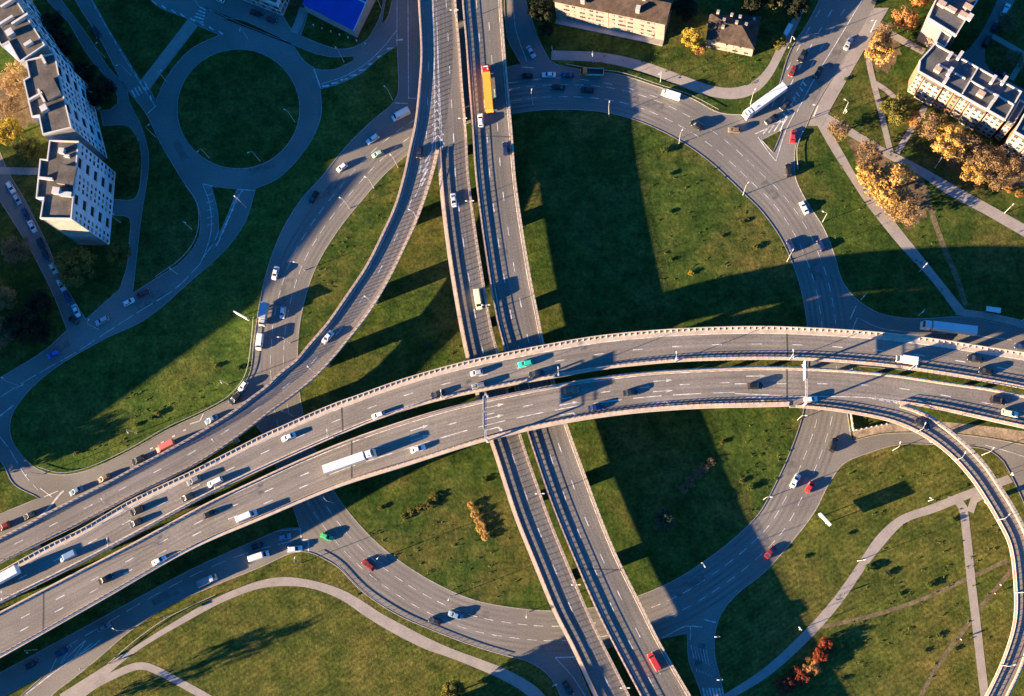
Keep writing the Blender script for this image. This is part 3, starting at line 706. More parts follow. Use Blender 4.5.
LS = [(-260, 800), (-60, 690), (0, 658), (95.7, 604), (191.5, 549.6), (260, 520), (338, 487.5), (405, 466.3), (488, 440.5), (567.3, 422.8), (629.4, 413.7), (694, 408.6), (760, 406.8), (790, 406), (830, 403), (870, 401.5), (902, 404), (929.8, 408), (961.6, 414.3), (990, 420.6), (1024, 428), (1084, 441), (1260, 482)]
LPl = [(790, 406), (830, 403), (870, 401.5), (902, 404), (929.6, 415), (958, 435.7), (984, 461.6), (1002, 487.5), (1015, 508), (1026, 530), (1036, 560), (1038, 595), (1034, 630), (1024, 664), (1010, 694.5), (985, 745), (925, 830)]
LPr = [(790, 407.2), (820, 409.3), (852, 413.7), (893.4, 422.8), (924.4, 437), (950, 456.4), (971, 479.7), (986.5, 503), (997, 521), (1008.5, 544.5), (1013.7, 580.7), (1013.7, 619.5), (1004.6, 653), (988, 690), (960, 740), (900, 825)]

def frac_at(px_list, zf, target):
    """fraction of the edge length at a traced point"""
    E = edge_world(px_list, zf); tot = length(E); t = at(target[0], target[1], zf(*target)); best = None; s = 0
    for a_, b_ in zip(E, E[1:]):
        d = (a_ - t).length
        if best is None or d < best[0]: best = (d, s)
        s += (b_ - a_).length
    return best[1] / tot
zc = lambda x, y: ZNS
gs = frac_at(SBl, zc, (438, 152)); gr = frac_at(Rr, zr, (438, 152))
g0 = frac_at(LS, zew, (790, 406)); g1 = frac_at(LS, zew, (903, 404.2)); gl1 = frac_at(LPl, zlp, (903, 404.2))
SB = viaduct('SB', 'viaduct', 'southbound straight carriageway of the lower viaduct, west of the narrow median gap', 'viaduct', SBl, SBr, zc, 'deck_ns', [(gs, 1, 'fence')], [(0, 1, 'rail')])
NB = viaduct('NB', 'viaduct', 'northbound straight viaduct carriageway carrying the orange truck and the red van', 'viaduct', NBl, NBr, zc, 'deck_ns', [(0, 1, 'median')], [(0, 1, 'wall_rail')])
RA = viaduct('R', 'ramp_bridge', 'curving ramp viaduct swinging from the north carriageway to the lower left', 'ramp', Rl, Rr, zr, 'deck', [(0, 1, 'wall_fence')], [(gr, 1, 'rail')])
UU = viaduct('U', 'viaduct', 'upper level curved viaduct carriageway with buttressed outer parapet, westbound', 'viaduct', UN, US, zew, 'deck', [(0, 1, 'buttress')], [(0, 1, 'rail')], 1.5)
LL = viaduct('L', 'viaduct', 'upper level curved viaduct carriageway with white lane arrows, eastbound', 'viaduct', LN, LS, zew, 'deck', [(0, 1, 'rail')], [(0, g0, 'rail_wide'), (g1, 1, 'rail')], 1.5)
LP = viaduct('LP', 'ramp_bridge', 'single lane loop ramp bridge curling down to the lower right corner', 'ramp', LPl, LPr, zlp, 'deck', [(gl1, 1, 'rail_wide')], [(0.02, 1, 'rail')])

dline(SB, .10, wd=.2); dline(SB, .93, wd=.2); dline(SB, .55, dash=3, gap=9)
dline(NB, .10, wd=.2); dline(NB, .92, wd=.2); dline(NB, .36, dash=3, gap=9); dline(NB, .64, dash=3, gap=9, start=4)
dline(RA, .12, wd=.2); dline(RA, .90, wd=.2); dline(RA, .52, s0=95, dash=3, gap=9)
dline(UU, .20, wd=.24); dline(UU, .90, wd=.2); dline(UU, .53, dash=3, gap=9)
dline(LL, .085, wd=.24); dline(LL, .93, s1=LL['len'] * g0, wd=.2); 
s_, _ = dnear('L', 330, 470); e_, _ = dnear('L', 735, 392)
dline(LL, .385, s1=e_, dash=3, gap=9); dline(LL, .66, s1=s_, dash=3, gap=9); dline(LL, .63, s0=s_, s1=e_, dash=8.5, gap=3.5)
s2, _ = dnear('L', 905, 390); dline(LL, .66, s0=e_, s1=s2, fr1=.93, wd=.25); dline(LL, .42, s0=e_, fr1=.55, dash=3, gap=9)
dline(LP, .1, s0=LP['len'] * gl1, wd=.2); dline(LP, .85, s0=12, wd=.2)
for px, py, tn in ((417, 428, 0), (420, 438, 0), (492, 406, 0), (494.5, 417, 0), (497, 428, 1), (569.5, 403.5, 0), (571.5, 413.6, 1), (662, 380.6, 0), (663, 391, 0), (663.5, 402, 1), (756, 376, 0), (756, 397, 1)):
    darrow(LL, px, py, 'L', bool(tn))
for D, key, pts in ((UU, 'U', ((787, 345), (343, 420))), (LL, 'L', ((787, 388), (352, 462), (44, 613))), (NB, 'NB', ((507, 135), (608, 566)))):
    for p in pts: djoint(D, key, *p)
# gore markings: southbound / ramp
sA, _ = dnear('SB', 440, 0); sB, _ = dnear('SB', 446, 150)
dline(SB, .03, s0=0, s1=sB, fr1=.16, wd=.2); 
rA, _ = dnear('R', 428, 0); rB, _ = dnear('R', 425, 150)
dline(RA, .97, s0=0, s1=rB - 20, fr1=.95, wd=.2); dline(RA, .95, s0=rB - 20, s1=rB + 16, fr1=.62, wd=.22)
for k in range(7):
    y = 84 + 8.5 * k; apex = at(436 + k * .3, y, ZNS)
    for D, x in ((RA, -1), (SB, 1)):
        q = at(436 + k * .3 + x * (2.5 + .7 * k), y + 5 + .7 * k, ZNS)
        mark_line([D['loc'](apex) + UP * 0, D['loc'](q)], wd=.28, z=.05, into=D['mk'])
for k in range(7):
    y = 150 + 9.5 * k
    mark_line([RA['loc'](at(433 - k * 2.6, y, ZNS + .1)), RA['loc'](at(424.5 - k * 1.9, y + 13, ZNS + .1))], wd=.5, z=.0, into=RA['mk'])
for k in range(4):
    x = 872 + 7 * k
    mark_line([LL['loc'](at(x, 398.5 + k * 1.0, 14.8)), LL['loc'](at(x + 5, 399.5 + k * 1.4, 14.8)), LL['loc'](at(x + 3, 396.7 + k * 1.4, 14.8))], wd=.35, z=.05, into=LL['mk'])
for D in (SB, NB, RA, UU, LL, LP): finish(D)
for key, D in (('SB', SB), ('NB', NB)):
    for y in (-120, -40, 45, 130, 219, 305, 393, 482, 563, 700, 790):
        x = interp([(p[1], p[0]) for p in (SBr if key == 'SB' else NBr)], y) - 14
        if key == 'SB': x, y = x + 4, y + 17
        pier(D, dnear(key, x, y)[0], 'wall', .62)
for px, py in ((426, 120), (412, 215), (371, 295), (322, 360), (225, 434), (150, 474), (84, 508), (18, 540)): pier(RA, dnear('R', px, py)[0], 'wall', .6)
for key, D in (('U', UU), ('L', LL)):
    s = 14
    while s < D['len'] - 5:
        if not (in_deck('SB', dpos(D, s, .5)) or in_deck('NB', dpos(D, s, .5)) or in_deck('SB', dpos(D, s, .15)) or in_deck('NB', dpos(D, s, .15)) or in_deck('SB', dpos(D, s, .85)) or in_deck('NB', dpos(D, s, .85))): pier(D, s, 'twin', top=1.45, fr=.5 if dpos(D, s, .5).x < 60 else .36)
        s += 27
s = 46
while s < LP['len'] - 4: pier(LP, s, 'single', fr=.36); s += 24

# ------------------------------------------------------------------ vehicles
def paint(name, c, rough=0.28, metal=0.0):
    return mat('car_paint_' + name, c, rough=rough, metal=metal, var=0.04, spec=0.5)
PAINT = {'white': paint('white', (.62, .62, .62)), 'silver': paint('silver', (.42, .43, .45), .35, .3), 'grey': paint('grey', (.14, .15, .17)),
         'black': paint('black', (.012, .013, .016)), 'dark': paint('dark_grey', (.017, .020, .027)), 'navy': paint('navy', (.012, .025, .09)),
         'blue': paint('blue', (.02, .09, .42)), 'bluegrey': paint('blue_grey', (.16, .24, .34)), 'red': paint('red', (.42, .03, .03)),
         'darkred': paint('dark_red', (.16, .018, .02)), 'green': paint('green', (.05, .42, .14)), 'teal': paint('turquoise', (.02, .42, .32)),
         'orange': paint('orange', (.70, .16, .02)), 'yellow': paint('yellow', (.62, .42, .05)), 'cream': paint('cream', (.66, .62, .42)),
         'tarp': paint('orange_tarpaulin', (.66, .33, .03), .6), 'pink': paint('faded_red', (.60, .14, .12)), 'bronze': paint('bronze', (.22, .15, .10), .35, .3), 'palegreen': paint('pale_green', (.30, .42, .36)), 'box': paint('white_box', (.60, .60, .62), .5)}
VEH = {}
def loft_body(prof, wd, zsill, mname):
    """prof: list of (x, ztop, half-width factor); body side is tumble-homed and rounded"""
    b = MB(); rings = []
    for x, zt, k in prof:
        y = wd / 2 * k
        rings.append([(x, -y * .94, zsill), (x, -y, zsill + .18), (x, -y, zsill + (zt - zsill) * .62), (x, -y * .93, zt - .05), (x, -y * .72, zt),
                      (x, y * .72, zt), (x, y * .93, zt - .05), (x, y, zsill + (zt - zsill) * .62), (x, y, zsill + .18), (x, y * .94, zsill)])
    b.loft(rings); return b
def wheel_mesh(r, wd):
    b = MB(); n = 14
    for sx, mi, rr in ((0, 0, r),):
        ring = lambda y, q: [(q * math.cos(2 * math.pi * k / n), y, q * math.sin(2 * math.pi * k / n)) for k in range(n)]
        b.loft([ring(-wd / 2, r * .9), ring(-wd / 2 + .04, r), ring(wd / 2 - .04, r), ring(wd / 2, r * .9)])
    b.loft([ring(-wd / 2 - .01, r * .6), ring(wd / 2 + .01, r * .6)], 1)
    return b.mesh('wheel', [M['tyre'], M['steel']], False)
def fixmesh(me):
    import bmesh
    q = bmesh.new(); q.from_mesh(me); bmesh.ops.recalc_face_normals(q, faces=q.faces); q.to_mesh(me); q.free(); return me
def car_kind(key, Lg, Wd, hood, roof, cab, hood_x, wb, boot=None, wr=.32):
    """cab = (rear base x, rear roof x, front roof x, front base x)"""
    h = Lg / 2; parts = []; zs = .22; boot = boot or hood
    prof = [(-h, boot - .28, .80), (-h + .12, boot - .06, .93), (-h + .5, boot, .99), (cab[0], boot + .02, 1), (0, hood + .03, 1), (cab[3], hood + .02, 1), (h - .55, hood - .06, .98), (h - .14, hood - .18, .90), (h, hood - .36, .74)]
    b = loft_body(prof, Wd, zs, key)
    y0, y1 = Wd / 2 * .92, Wd / 2 * .74
    # greenhouse pillars and roof as one loft with the body
    zt = roof
    rings = []
    for x0, x1, in ((cab[0], cab[1]), (cab[3], cab[2])):
        pass
    z0 = hood - .02
    vs = [(cab[0], -y0, z0), (cab[3], -y0, z0), (cab[3], y0, z0), (cab[0], y0, z0), (cab[1], -y1, zt - .05), (cab[2], -y1, zt - .05), (cab[2], y1, zt - .05), (cab[1], y1, zt - .05),
          (cab[1] + .12, -y1 * .8, zt), (cab[2] - .12, -y1 * .8, zt), (cab[2] - .12, y1 * .8, zt), (cab[1] + .12, y1 * .8, zt)]
    b.add(vs, [(0, 1, 5, 4), (1, 2, 6, 5), (2, 3, 7, 6), (3, 0, 4, 7), (4, 5, 9, 8), (5, 6, 10, 9), (6, 7, 11, 10), (7, 4, 8, 11), (8, 9, 10, 11)])
    parts.append(('body', fixmesh(b.mesh('body', [None])), (0, 0, 0), True))
    def glass(nm, q, off):
        g = MB(); q = [Vector(p) for p in q]; nrm = (q[1] - q[0]).cross(q[3] - q[0]).normalized()
        if nrm.dot(Vector(off)) < 0: nrm = -nrm
        o = [p + nrm * .015 for p in q]; i = [p - nrm * .02 for p in q]
        g.add(o + i, [(0, 1, 2, 3), (7, 6, 5, 4), (0, 4, 5, 1), (1, 5, 6, 2), (2, 6, 7, 3), (3, 7, 4, 0)])
        parts.append((nm, fixmesh(g.mesh(nm, [M['glass']])), (0, 0, 0), False))
    def lerp4(a, b_, c, d, u0, u1, v0, v1):
        a, b_, c, d = map(Vector, (a, b_, c, d)); P = lambda u, v: a.lerp(b_, u).lerp(d.lerp(c, u), v)
        return [P(u0, v0), P(u1, v0), P(u1, v1), P(u0, v1)]
    glass('windscreen', lerp4(vs[1], vs[2], vs[6], vs[5], .06, .94, .05, .95), (1, 0, .5))
    glass('rear_window', lerp4(vs[3], vs[0], vs[4], vs[7], .08, .92, .12, .9), (-1, 0, .5))
    glass('side_window', lerp4(vs[0], vs[1], vs[5], vs[4], .08, .92, .15, .9), (0, -1, .2))
    glass('side_window', lerp4(vs[2], vs[3], vs[7], vs[6], .08, .92, .15, .9), (0, 1, .2))
    wm = VEH.setdefault(('wheel', wr), fixmesh(wheel_mesh(wr, .21)))
    for sx in (-1, 1):
        for sy in (-1, 1): parts.append(('wheel', wm, (sx * wb / 2, sy * (Wd / 2 - .10), wr), False))
    hb = VEH.get('hl') or VEH.setdefault('hl', (lambda q: (q.box((0, 0, 0), (.30, .36, .14)), q.mesh('headlight', [M['headlight']]))[1])(MB()))
    tb = VEH.get('tl') or VEH.setdefault('tl', (lambda q: (q.box((0, 0, 0), (.16, .30, .20)), q.mesh('tail_light', [M['taillight']]))[1])(MB()))
    for sy in (-1, 1):
        parts.append(('headlight', hb, (h - .20, sy * Wd / 2 * .66, hood - .27), False))
        parts.append(('tail_light', tb, (-h + .07, sy * Wd / 2 * .68, boot - .25), False))
    VEH[key] = parts
car_kind('hatch', 4.0, 1.74, .92, 1.47, (-1.85, -1.45, .25, 1.05), 1.1, 2.5, boot=.96)
car_kind('sedan', 4.65, 1.80, .90, 1.43, (-1.65, -.95, .35, 1.15), 1.2, 2.72, boot=.98)
car_kind('estate', 4.7, 1.82, .92, 1.48, (-2.25, -1.85, .30, 1.12), 1.2, 2.72, boot=.97)
car_kind('suv', 4.6, 1.92, 1.05, 1.70, (-2.15, -1.75, .30, 1.05), 1.2, 2.7, boot=1.1, wr=.36)
car_kind('mpv', 4.9, 1.94, 1.05, 1.88, (-2.38, -2.22, .85, 1.70), 1.6, 2.95, boot=1.1)

def big_kind(key, build, wheels, lamps, wr=.40):
    parts = []
    def P(nm, b, m=None, body=False):
        parts.append((nm, fixmesh(b.mesh(nm, [m] if m else [None])), (0, 0, 0), body))
    build(P)
    wm = VEH.setdefault(('wheel', wr), fixmesh(wheel_mesh(wr, .28)))
    for x, y in wheels:
        for sy in (-1, 1): parts.append(('wheel', wm, (x, sy * y, wr), False))
    hx, hy, hz, tx = lamps
    for sy in (-1, 1):
        parts.append(('headlight', VEH['hl'], (hx, sy * hy, hz), False)); parts.append(('tail_light', VEH['tl'], (tx, sy * hy, .9), False))
    VEH[key] = parts
def gl_box(P, nm, c, d, top=1.0):
    g = MB(); g.box(c, d, top=top); P(nm, g, M['glass'])
def van(Lg, Wd, Ht):
    def f(P):
        h = Lg / 2; b = MB(); rings = []
        for x, zt, k in ((-h, Ht - .12, .95), (-h + .15, Ht, 1), (h - 1.75, Ht, 1), (h - 1.45, Ht - .08, .99), (h - .75, 1.25, .97), (h - .12, 1.0, .92), (h, .75, .82)):
            y = Wd / 2 * k; rings.append([(x, -y, .3), (x, -y, 1.0 if zt > 1.05 else zt * .8), (x, -y * .9, zt - .08), (x, -y * .8, zt), (x, y * .8, zt), (x, y * .9, zt - .08), (x, y, 1.0 if zt > 1.05 else zt * .8), (x, y, .3)])
        b.loft(rings); P('body', b, None, True)
        g = MB(); y = Wd / 2 * .8
        g.add([(h - .82, -y, 1.30), (h - .82, y, 1.30), (h - 1.38, y * .95, Ht - .2), (h - 1.38, -y * .95, Ht - .2), (h - .87, -y, 1.25), (h - .87, y, 1.25), (h - 1.43, y * .95, Ht - .25), (h - 1.43, -y * .95, Ht - .25)], [(0, 1, 2, 3), (7, 6, 5, 4), (0, 4, 5, 1), (1, 5, 6, 2), (2, 6, 7, 3), (3, 7, 4, 0)])
        for p in range(len(g.v)): g.v[p] = (g.v[p][0] + .06, g.v[p][1], g.v[p][2] + .05)
        P('windscreen', g, M['glass'])
        for sy in (-1, 1): gl_box(P, 'side_window', (h - 1.95, sy * (Wd / 2 * .955), 1.55), (.95, .08, .55))
    return f
big_kind('van', van(5.4, 2.0, 2.15), ((-1.6, .88), (1.75, .88)), (2.55, .72, .85, -2.68), .34)
big_kind('minibus', van(6.4, 2.05, 2.55), ((-1.9, .9), (2.2, .9)), (3.05, .74, .85, -3.18), .36)
def cab(P, x0, x1, Wd, Ht, body=True):
    b = MB(); rings = []
    for x, zt, k in ((x0, Ht, .98), (x0 + .2, Ht + .05, 1), (x1 - .95, Ht, 1), (x1 - .35, Ht - .75, .98), (x1, 1.2, .95), (x1, .5, .93)):
        y = Wd / 2 * k; zl = .45
        rings.append([(x, -y, zl), (x, -y, max(zl + .02, zt - .25)), (x, -y * .85, zt), (x, y * .85, zt), (x, y, max(zl + .02, zt - .25)), (x, y, zl)])
    b.loft(rings); P('cab', b, None, body)
    g = MB(); y = Wd / 2 * .86
    g.add([(x1 - .26, -y, Ht - .80), (x1 - .26, y, Ht - .80), (x1 - .84, y * .95, Ht - .06), (x1 - .84, -y * .95, Ht - .06), (x1 - .42, -y, Ht - .85), (x1 - .42, y, Ht - .85), (x1 - .98, y * .95, Ht - .12), (x1 - .98, -y * .95, Ht - .12)], [(0, 1, 2, 3), (7, 6, 5, 4), (0, 4, 5, 1), (1, 5, 6, 2), (2, 6, 7, 3), (3, 7, 4, 0)])
    P('windscreen', g, M['glass'])
    for sy in (-1, 1): gl_box(P, 'side_window', (x1 - .95, sy * Wd / 2, Ht - .7), (.8, .05, .55))
def truckbox(P, x0, x1, Wd, z0, z1, nm='cargo_box', body=True, m=None):
    b = MB(); b.box(((x0 + x1) / 2, 0, (z0 + z1) / 2), (x1 - x0, Wd, z1 - z0)); P(nm, b, m, body)
def chassis(P, x0, x1, Wd=.9):
    b = MB(); b.box(((x0 + x1) / 2, 0, .72), (x1 - x0, Wd, .3)); P('chassis', b, M['bumper'])
def ribs(P, x0, x1, Wd, z, mt, nm='roof_bow'):
    b = MB(); n = int((x1 - x0) / 1.6)
    for k in range(n + 1): b.box((x0 + (x1 - x0) * k / n, 0, z + .008), (.06, Wd, .02))
    P(nm, b, mt)
def boxtruck(P):
    cab(P, 1.9, 3.75, 2.2, 2.4); truckbox(P, -3.75, 1.7, 2.4, 1.0, 3.2); chassis(P, -3.6, 3.3)
big_kind('boxtruck', boxtruck, ((-2.1, .95), (2.6, .95)), (3.75, .8, .8, -3.78), .42)
def luton(P):
    cab(P, 1.5, 3.0, 2.0, 2.0); truckbox(P, -3.0, 1.35, 2.15, .8, 2.7); chassis(P, -2.9, 2.6)
big_kind('luton', luton, ((-1.7, .85), (2.1, .85)), (3.0, .72, .8, -3.02), .36)
def pickup(P):
    cab(P, 1.2, 3.2, 2.1, 2.2); chassis(P, -3.0, 3.0)
    b = MB(); x0, x1, y = -3.2, 1.0, 1.1
    b.box((-1.1, 0, 1.0), (4.2, 2.2, .12))
    for sy in (-1, 1): b.box((-1.1, sy * 1.07, 1.3), (4.2, .06, .5))
    b.box((-3.17, 0, 1.3), (.06, 2.08, .5)); b.box((.97, 0, 1.45), (.06, 2.08, .8))
    P('load_bed', b, M['steel'])
big_kind('flatbed', pickup, ((-1.9, .88), (2.2, .88)), (3.2, .75, .8, -3.22), .38)
def tipper(P):
    cab(P, 1.9, 3.9, 2.3, 2.6)
    b = MB(); b.box((-1.1, 0, 1.1), (5.6, 2.3, .15))
    for sy in (-1, 1): b.box((-1.1, sy * 1.14, 1.65), (5.6, .1, 1.1))
    b.box((-3.87, 0, 1.65), (.1, 2.2, 1.1)); b.box((1.67, 0, 1.8), (.1, 2.2, 1.4)); P('tipper_body', b, PAINT['palegreen']); chassis(P, -3.8, 3.5)
    b = MB(); b.box((-1.1, 0, 1.35), (5.3, 2.15, .35)); P('load', b, M['bumper'])
big_kind('tipper', tipper, ((-2.9, .95), (-1.6, .95), (2.7, .95)), (3.9, .82, .8, -3.95), .48)
def semi(trailer):
    def f(P):
        cab(P, 5.5, 8.3, 2.45, 3.8); chassis(P, -8.0, 7.6)
        q_ = MB(); q_.box((7.0, 0, 3.86), (.3, 1.5, .12)); q_.box((6.1, -.6, 3.86), (.5, .4, .12)); P('roof_lights', q_, M['headlight'])
        truckbox(P, -8.2, 5.0, 2.55, 1.15, 3.95, 'trailer', False, trailer); ribs(P, -8.0, 4.8, 2.3, 3.95, trailer)
    return f
big_kind('semi', semi(PAINT['box']), ((-6.6, 1.0), (-5.3, 1.0), (-4.0, 1.0), (4.6, 1.0), (7.0, 1.0)), (8.28, .9, .85, -8.22), .5)
big_kind('semi_orange', semi(PAINT['tarp']), ((-6.6, 1.0), (-5.3, 1.0), (-4.0, 1.0), (4.6, 1.0), (7.0, 1.0)), (8.28, .9, .85, -8.22), .5)
VNAME = {'hatch': 'car', 'sedan': 'car', 'estate': 'car', 'suv': 'car', 'mpv': 'car', 'van': 'van', 'minibus': 'van', 'boxtruck': 'truck', 'luton': 'truck', 'flatbed': 'truck', 'tipper': 'truck', 'semi': 'semi_truck', 'semi_orange': 'semi_truck'}
def place(kind, colour, loc, ang, label, pitch=0.0, group='vehicles on the roads'):
    nm = VNAME[kind]; root = empty(nm, loc, ang)
    if pitch: root.rotation_euler = (0, -pitch, ang)
    tag(root, label, {'semi_truck': 'truck'}.get(nm, nm), group)
    for pn, me, off, isbody in VEH[kind]:
        o = bpy.data.objects.new(pn, me); COL.objects.link(o); o.parent = root; o.location = off
        if isbody:
            o.material_slots[0].link = 'OBJECT'; o.material_slots[0].material = PAINT[colour]
    return root
def gcar(px, py, deg, kind, colour, label, group='vehicles on the roads'):
    p = at(px, py); q = at(px + 6 * math.cos(math.radians(deg)), py - 6 * math.sin(math.radians(deg)))
    d = q - p; place(kind, colour, p + UP * .004, math.atan2(d.y, d.x), label, group=group)
def dcar(key, px, py, dr, kind, colour, label, zoff=.03):
    D = DECK[key]; s, f = dnear(key, px, py); p = dpos(D, s, f); q = dpos(D, s + 2, f); d = (q - p) * dr
    if d.length < .1: d = (p - dpos(D, s - 2, f)) * dr
    place(kind, colour, p + UP * .035, math.atan2(d.y, d.x), label, math.atan2(d.z, math.hypot(d.x, d.y)))

# upper carriageway, westbound
for px, py, k, c, lb in (
 (525.4, 363.8, 'estate', 'teal', 'turquoise estate car with white roof markings crossing above the median gap'),
 (537.5, 374, 'sedan', 'dark', 'dark saloon just below and right of the turquoise car'),
 (476.5, 373.2, 'hatch', 'silver', 'silver hatchback in the outer lane left of the turquoise car'),
 (481, 386, 'suv', 'grey', 'grey car beside the silver hatchback in the inner lane'),
 (440, 394.3, 'sedan', 'dark', 'dark car with pale bonnet hugging the inner rail behind the white one'),
 (382, 415.2, 'hatch', 'white', 'white hatchback alone on the westbound viaduct above the long white truck'),
 (288, 437.3, 'sedan', 'white', 'white car with tinted rear beside the ramp merge, outer westbound lane'),
 (218.5, 482, 'mpv', 'white', 'white people carrier leading the pair beside the lit median barrier'),
 (192.5, 481, 'suv', 'grey', 'grey car in outer westbound lane level with the white people carrier'),
 (190.5, 497, 'hatch', 'dark', 'dark hatchback on the westbound inner lane below the grey car'),
 (136, 510.8, 'suv', 'black', 'black car with pale front, outer westbound lane left of the dark hatchback'),
 (138.5, 522.5, 'hatch', 'dark', 'dark car directly beneath the black one, inner westbound lane'),
 (984, 371.5, 'hatch', 'black', 'black hatchback with white bonnet beside the inner rail, far right'),
 (975, 359.2, 'suv', 'black', 'black car in outer westbound lane near the right edge')):
    dcar('U', px, py, -1, k, c, lb)
dcar('U', 905, 360.7, -1, 'luton', 'box', 'white box truck with cab leftward beside the inner rail of the viaduct')
dcar('U', 70.5, 556, -1, 'van', 'bluegrey', 'pale blue delivery van ahead of the long white trailer')
dcar('U', -4, 582.5, -1, 'semi', 'white', 'long white articulated truck cut off by the left frame edge')
# lower carriageway, eastbound
for px, py, k, c, lb in (
 (420.8, 449, 'sedan', 'white', 'white car with blue tint ahead of the long white trailer truck'),
 (569.5, 391, 'suv', 'bronze', 'brown car half hidden in the sign shadow, eastbound'),
 (630.5, 393, 'sedan', 'dark', 'dark saloon with bright tail in the middle eastbound lane'),
 (597, 408, 'sedan', 'navy', 'navy blue saloon by the outer rail over the lawn'),
 (755, 386.4, 'suv', 'black', 'black car approaching the gantry in the middle eastbound lane'),
 (998, 401, 'suv', 'black', 'black car in the eastbound inner lane near the right edge'),
 (1008.5, 413.5, 'estate', 'cream', 'cream coloured taxi on the outer eastbound lane, far right'),
 (107.5, 578.8, 'sedan', 'black', 'black car with a bright tail alone in the middle eastbound lane, lower left'),
 (167, 560.5, 'sedan', 'white', 'white saloon with dark rear window in the outer eastbound lane, lower left'),
 (207, 513.9, 'hatch', 'black', 'small black car in the inner eastbound lane left of the long white van')):
    dcar('L', px, py, 1, k, c, lb)
dcar('L', 252.5, 516, 1, 'minibus', 'white', 'long white van driving along the outer eastbound rail')
dcar('L', 351.5, 462, 1, 'semi', 'white', 'long white articulated truck above the lit lawn, eastbound')
dcar('L', 811, 399.6, 1, 'hatch', 'white', 'white hatchback just past the gantry taking the loop exit')
dcar('LP', 921.8, 424, 1, 'sedan', 'dark', 'dark car in shade at the top of the loop ramp')
# lower viaduct
dcar('SB', 453.9, 201, 1, 'sedan', 'white', 'white saloon heading down the southbound viaduct')
dcar('SB', 478.3, 299, 1, 'minibus', 'cream', 'cream van on the southbound viaduct before the crossing')
dcar('NB', 488.4, 91, -1, 'semi_orange', 'red', 'orange trailer truck with a red cab heading north')
dcar('NB', 480.7, 122.4, -1, 'estate', 'white', 'white car with orange bonnet right behind the orange truck')
dcar('NB', 505.8, 148, -1, 'suv', 'navy', 'dark blue car by the outer parapet behind the orange truck')
dcar('NB', 654, 657, -1, 'van', 'red', 'red van driving north on the lower viaduct at the bottom')
dcar('R', 419.5, 154, 1, 'hatch', 'dark', 'dark hatchback entering the curving ramp in deep shade')
dcar('R', 328, 337.7, 1, 'sedan', 'white', 'white saloon halfway along the curving ramp')
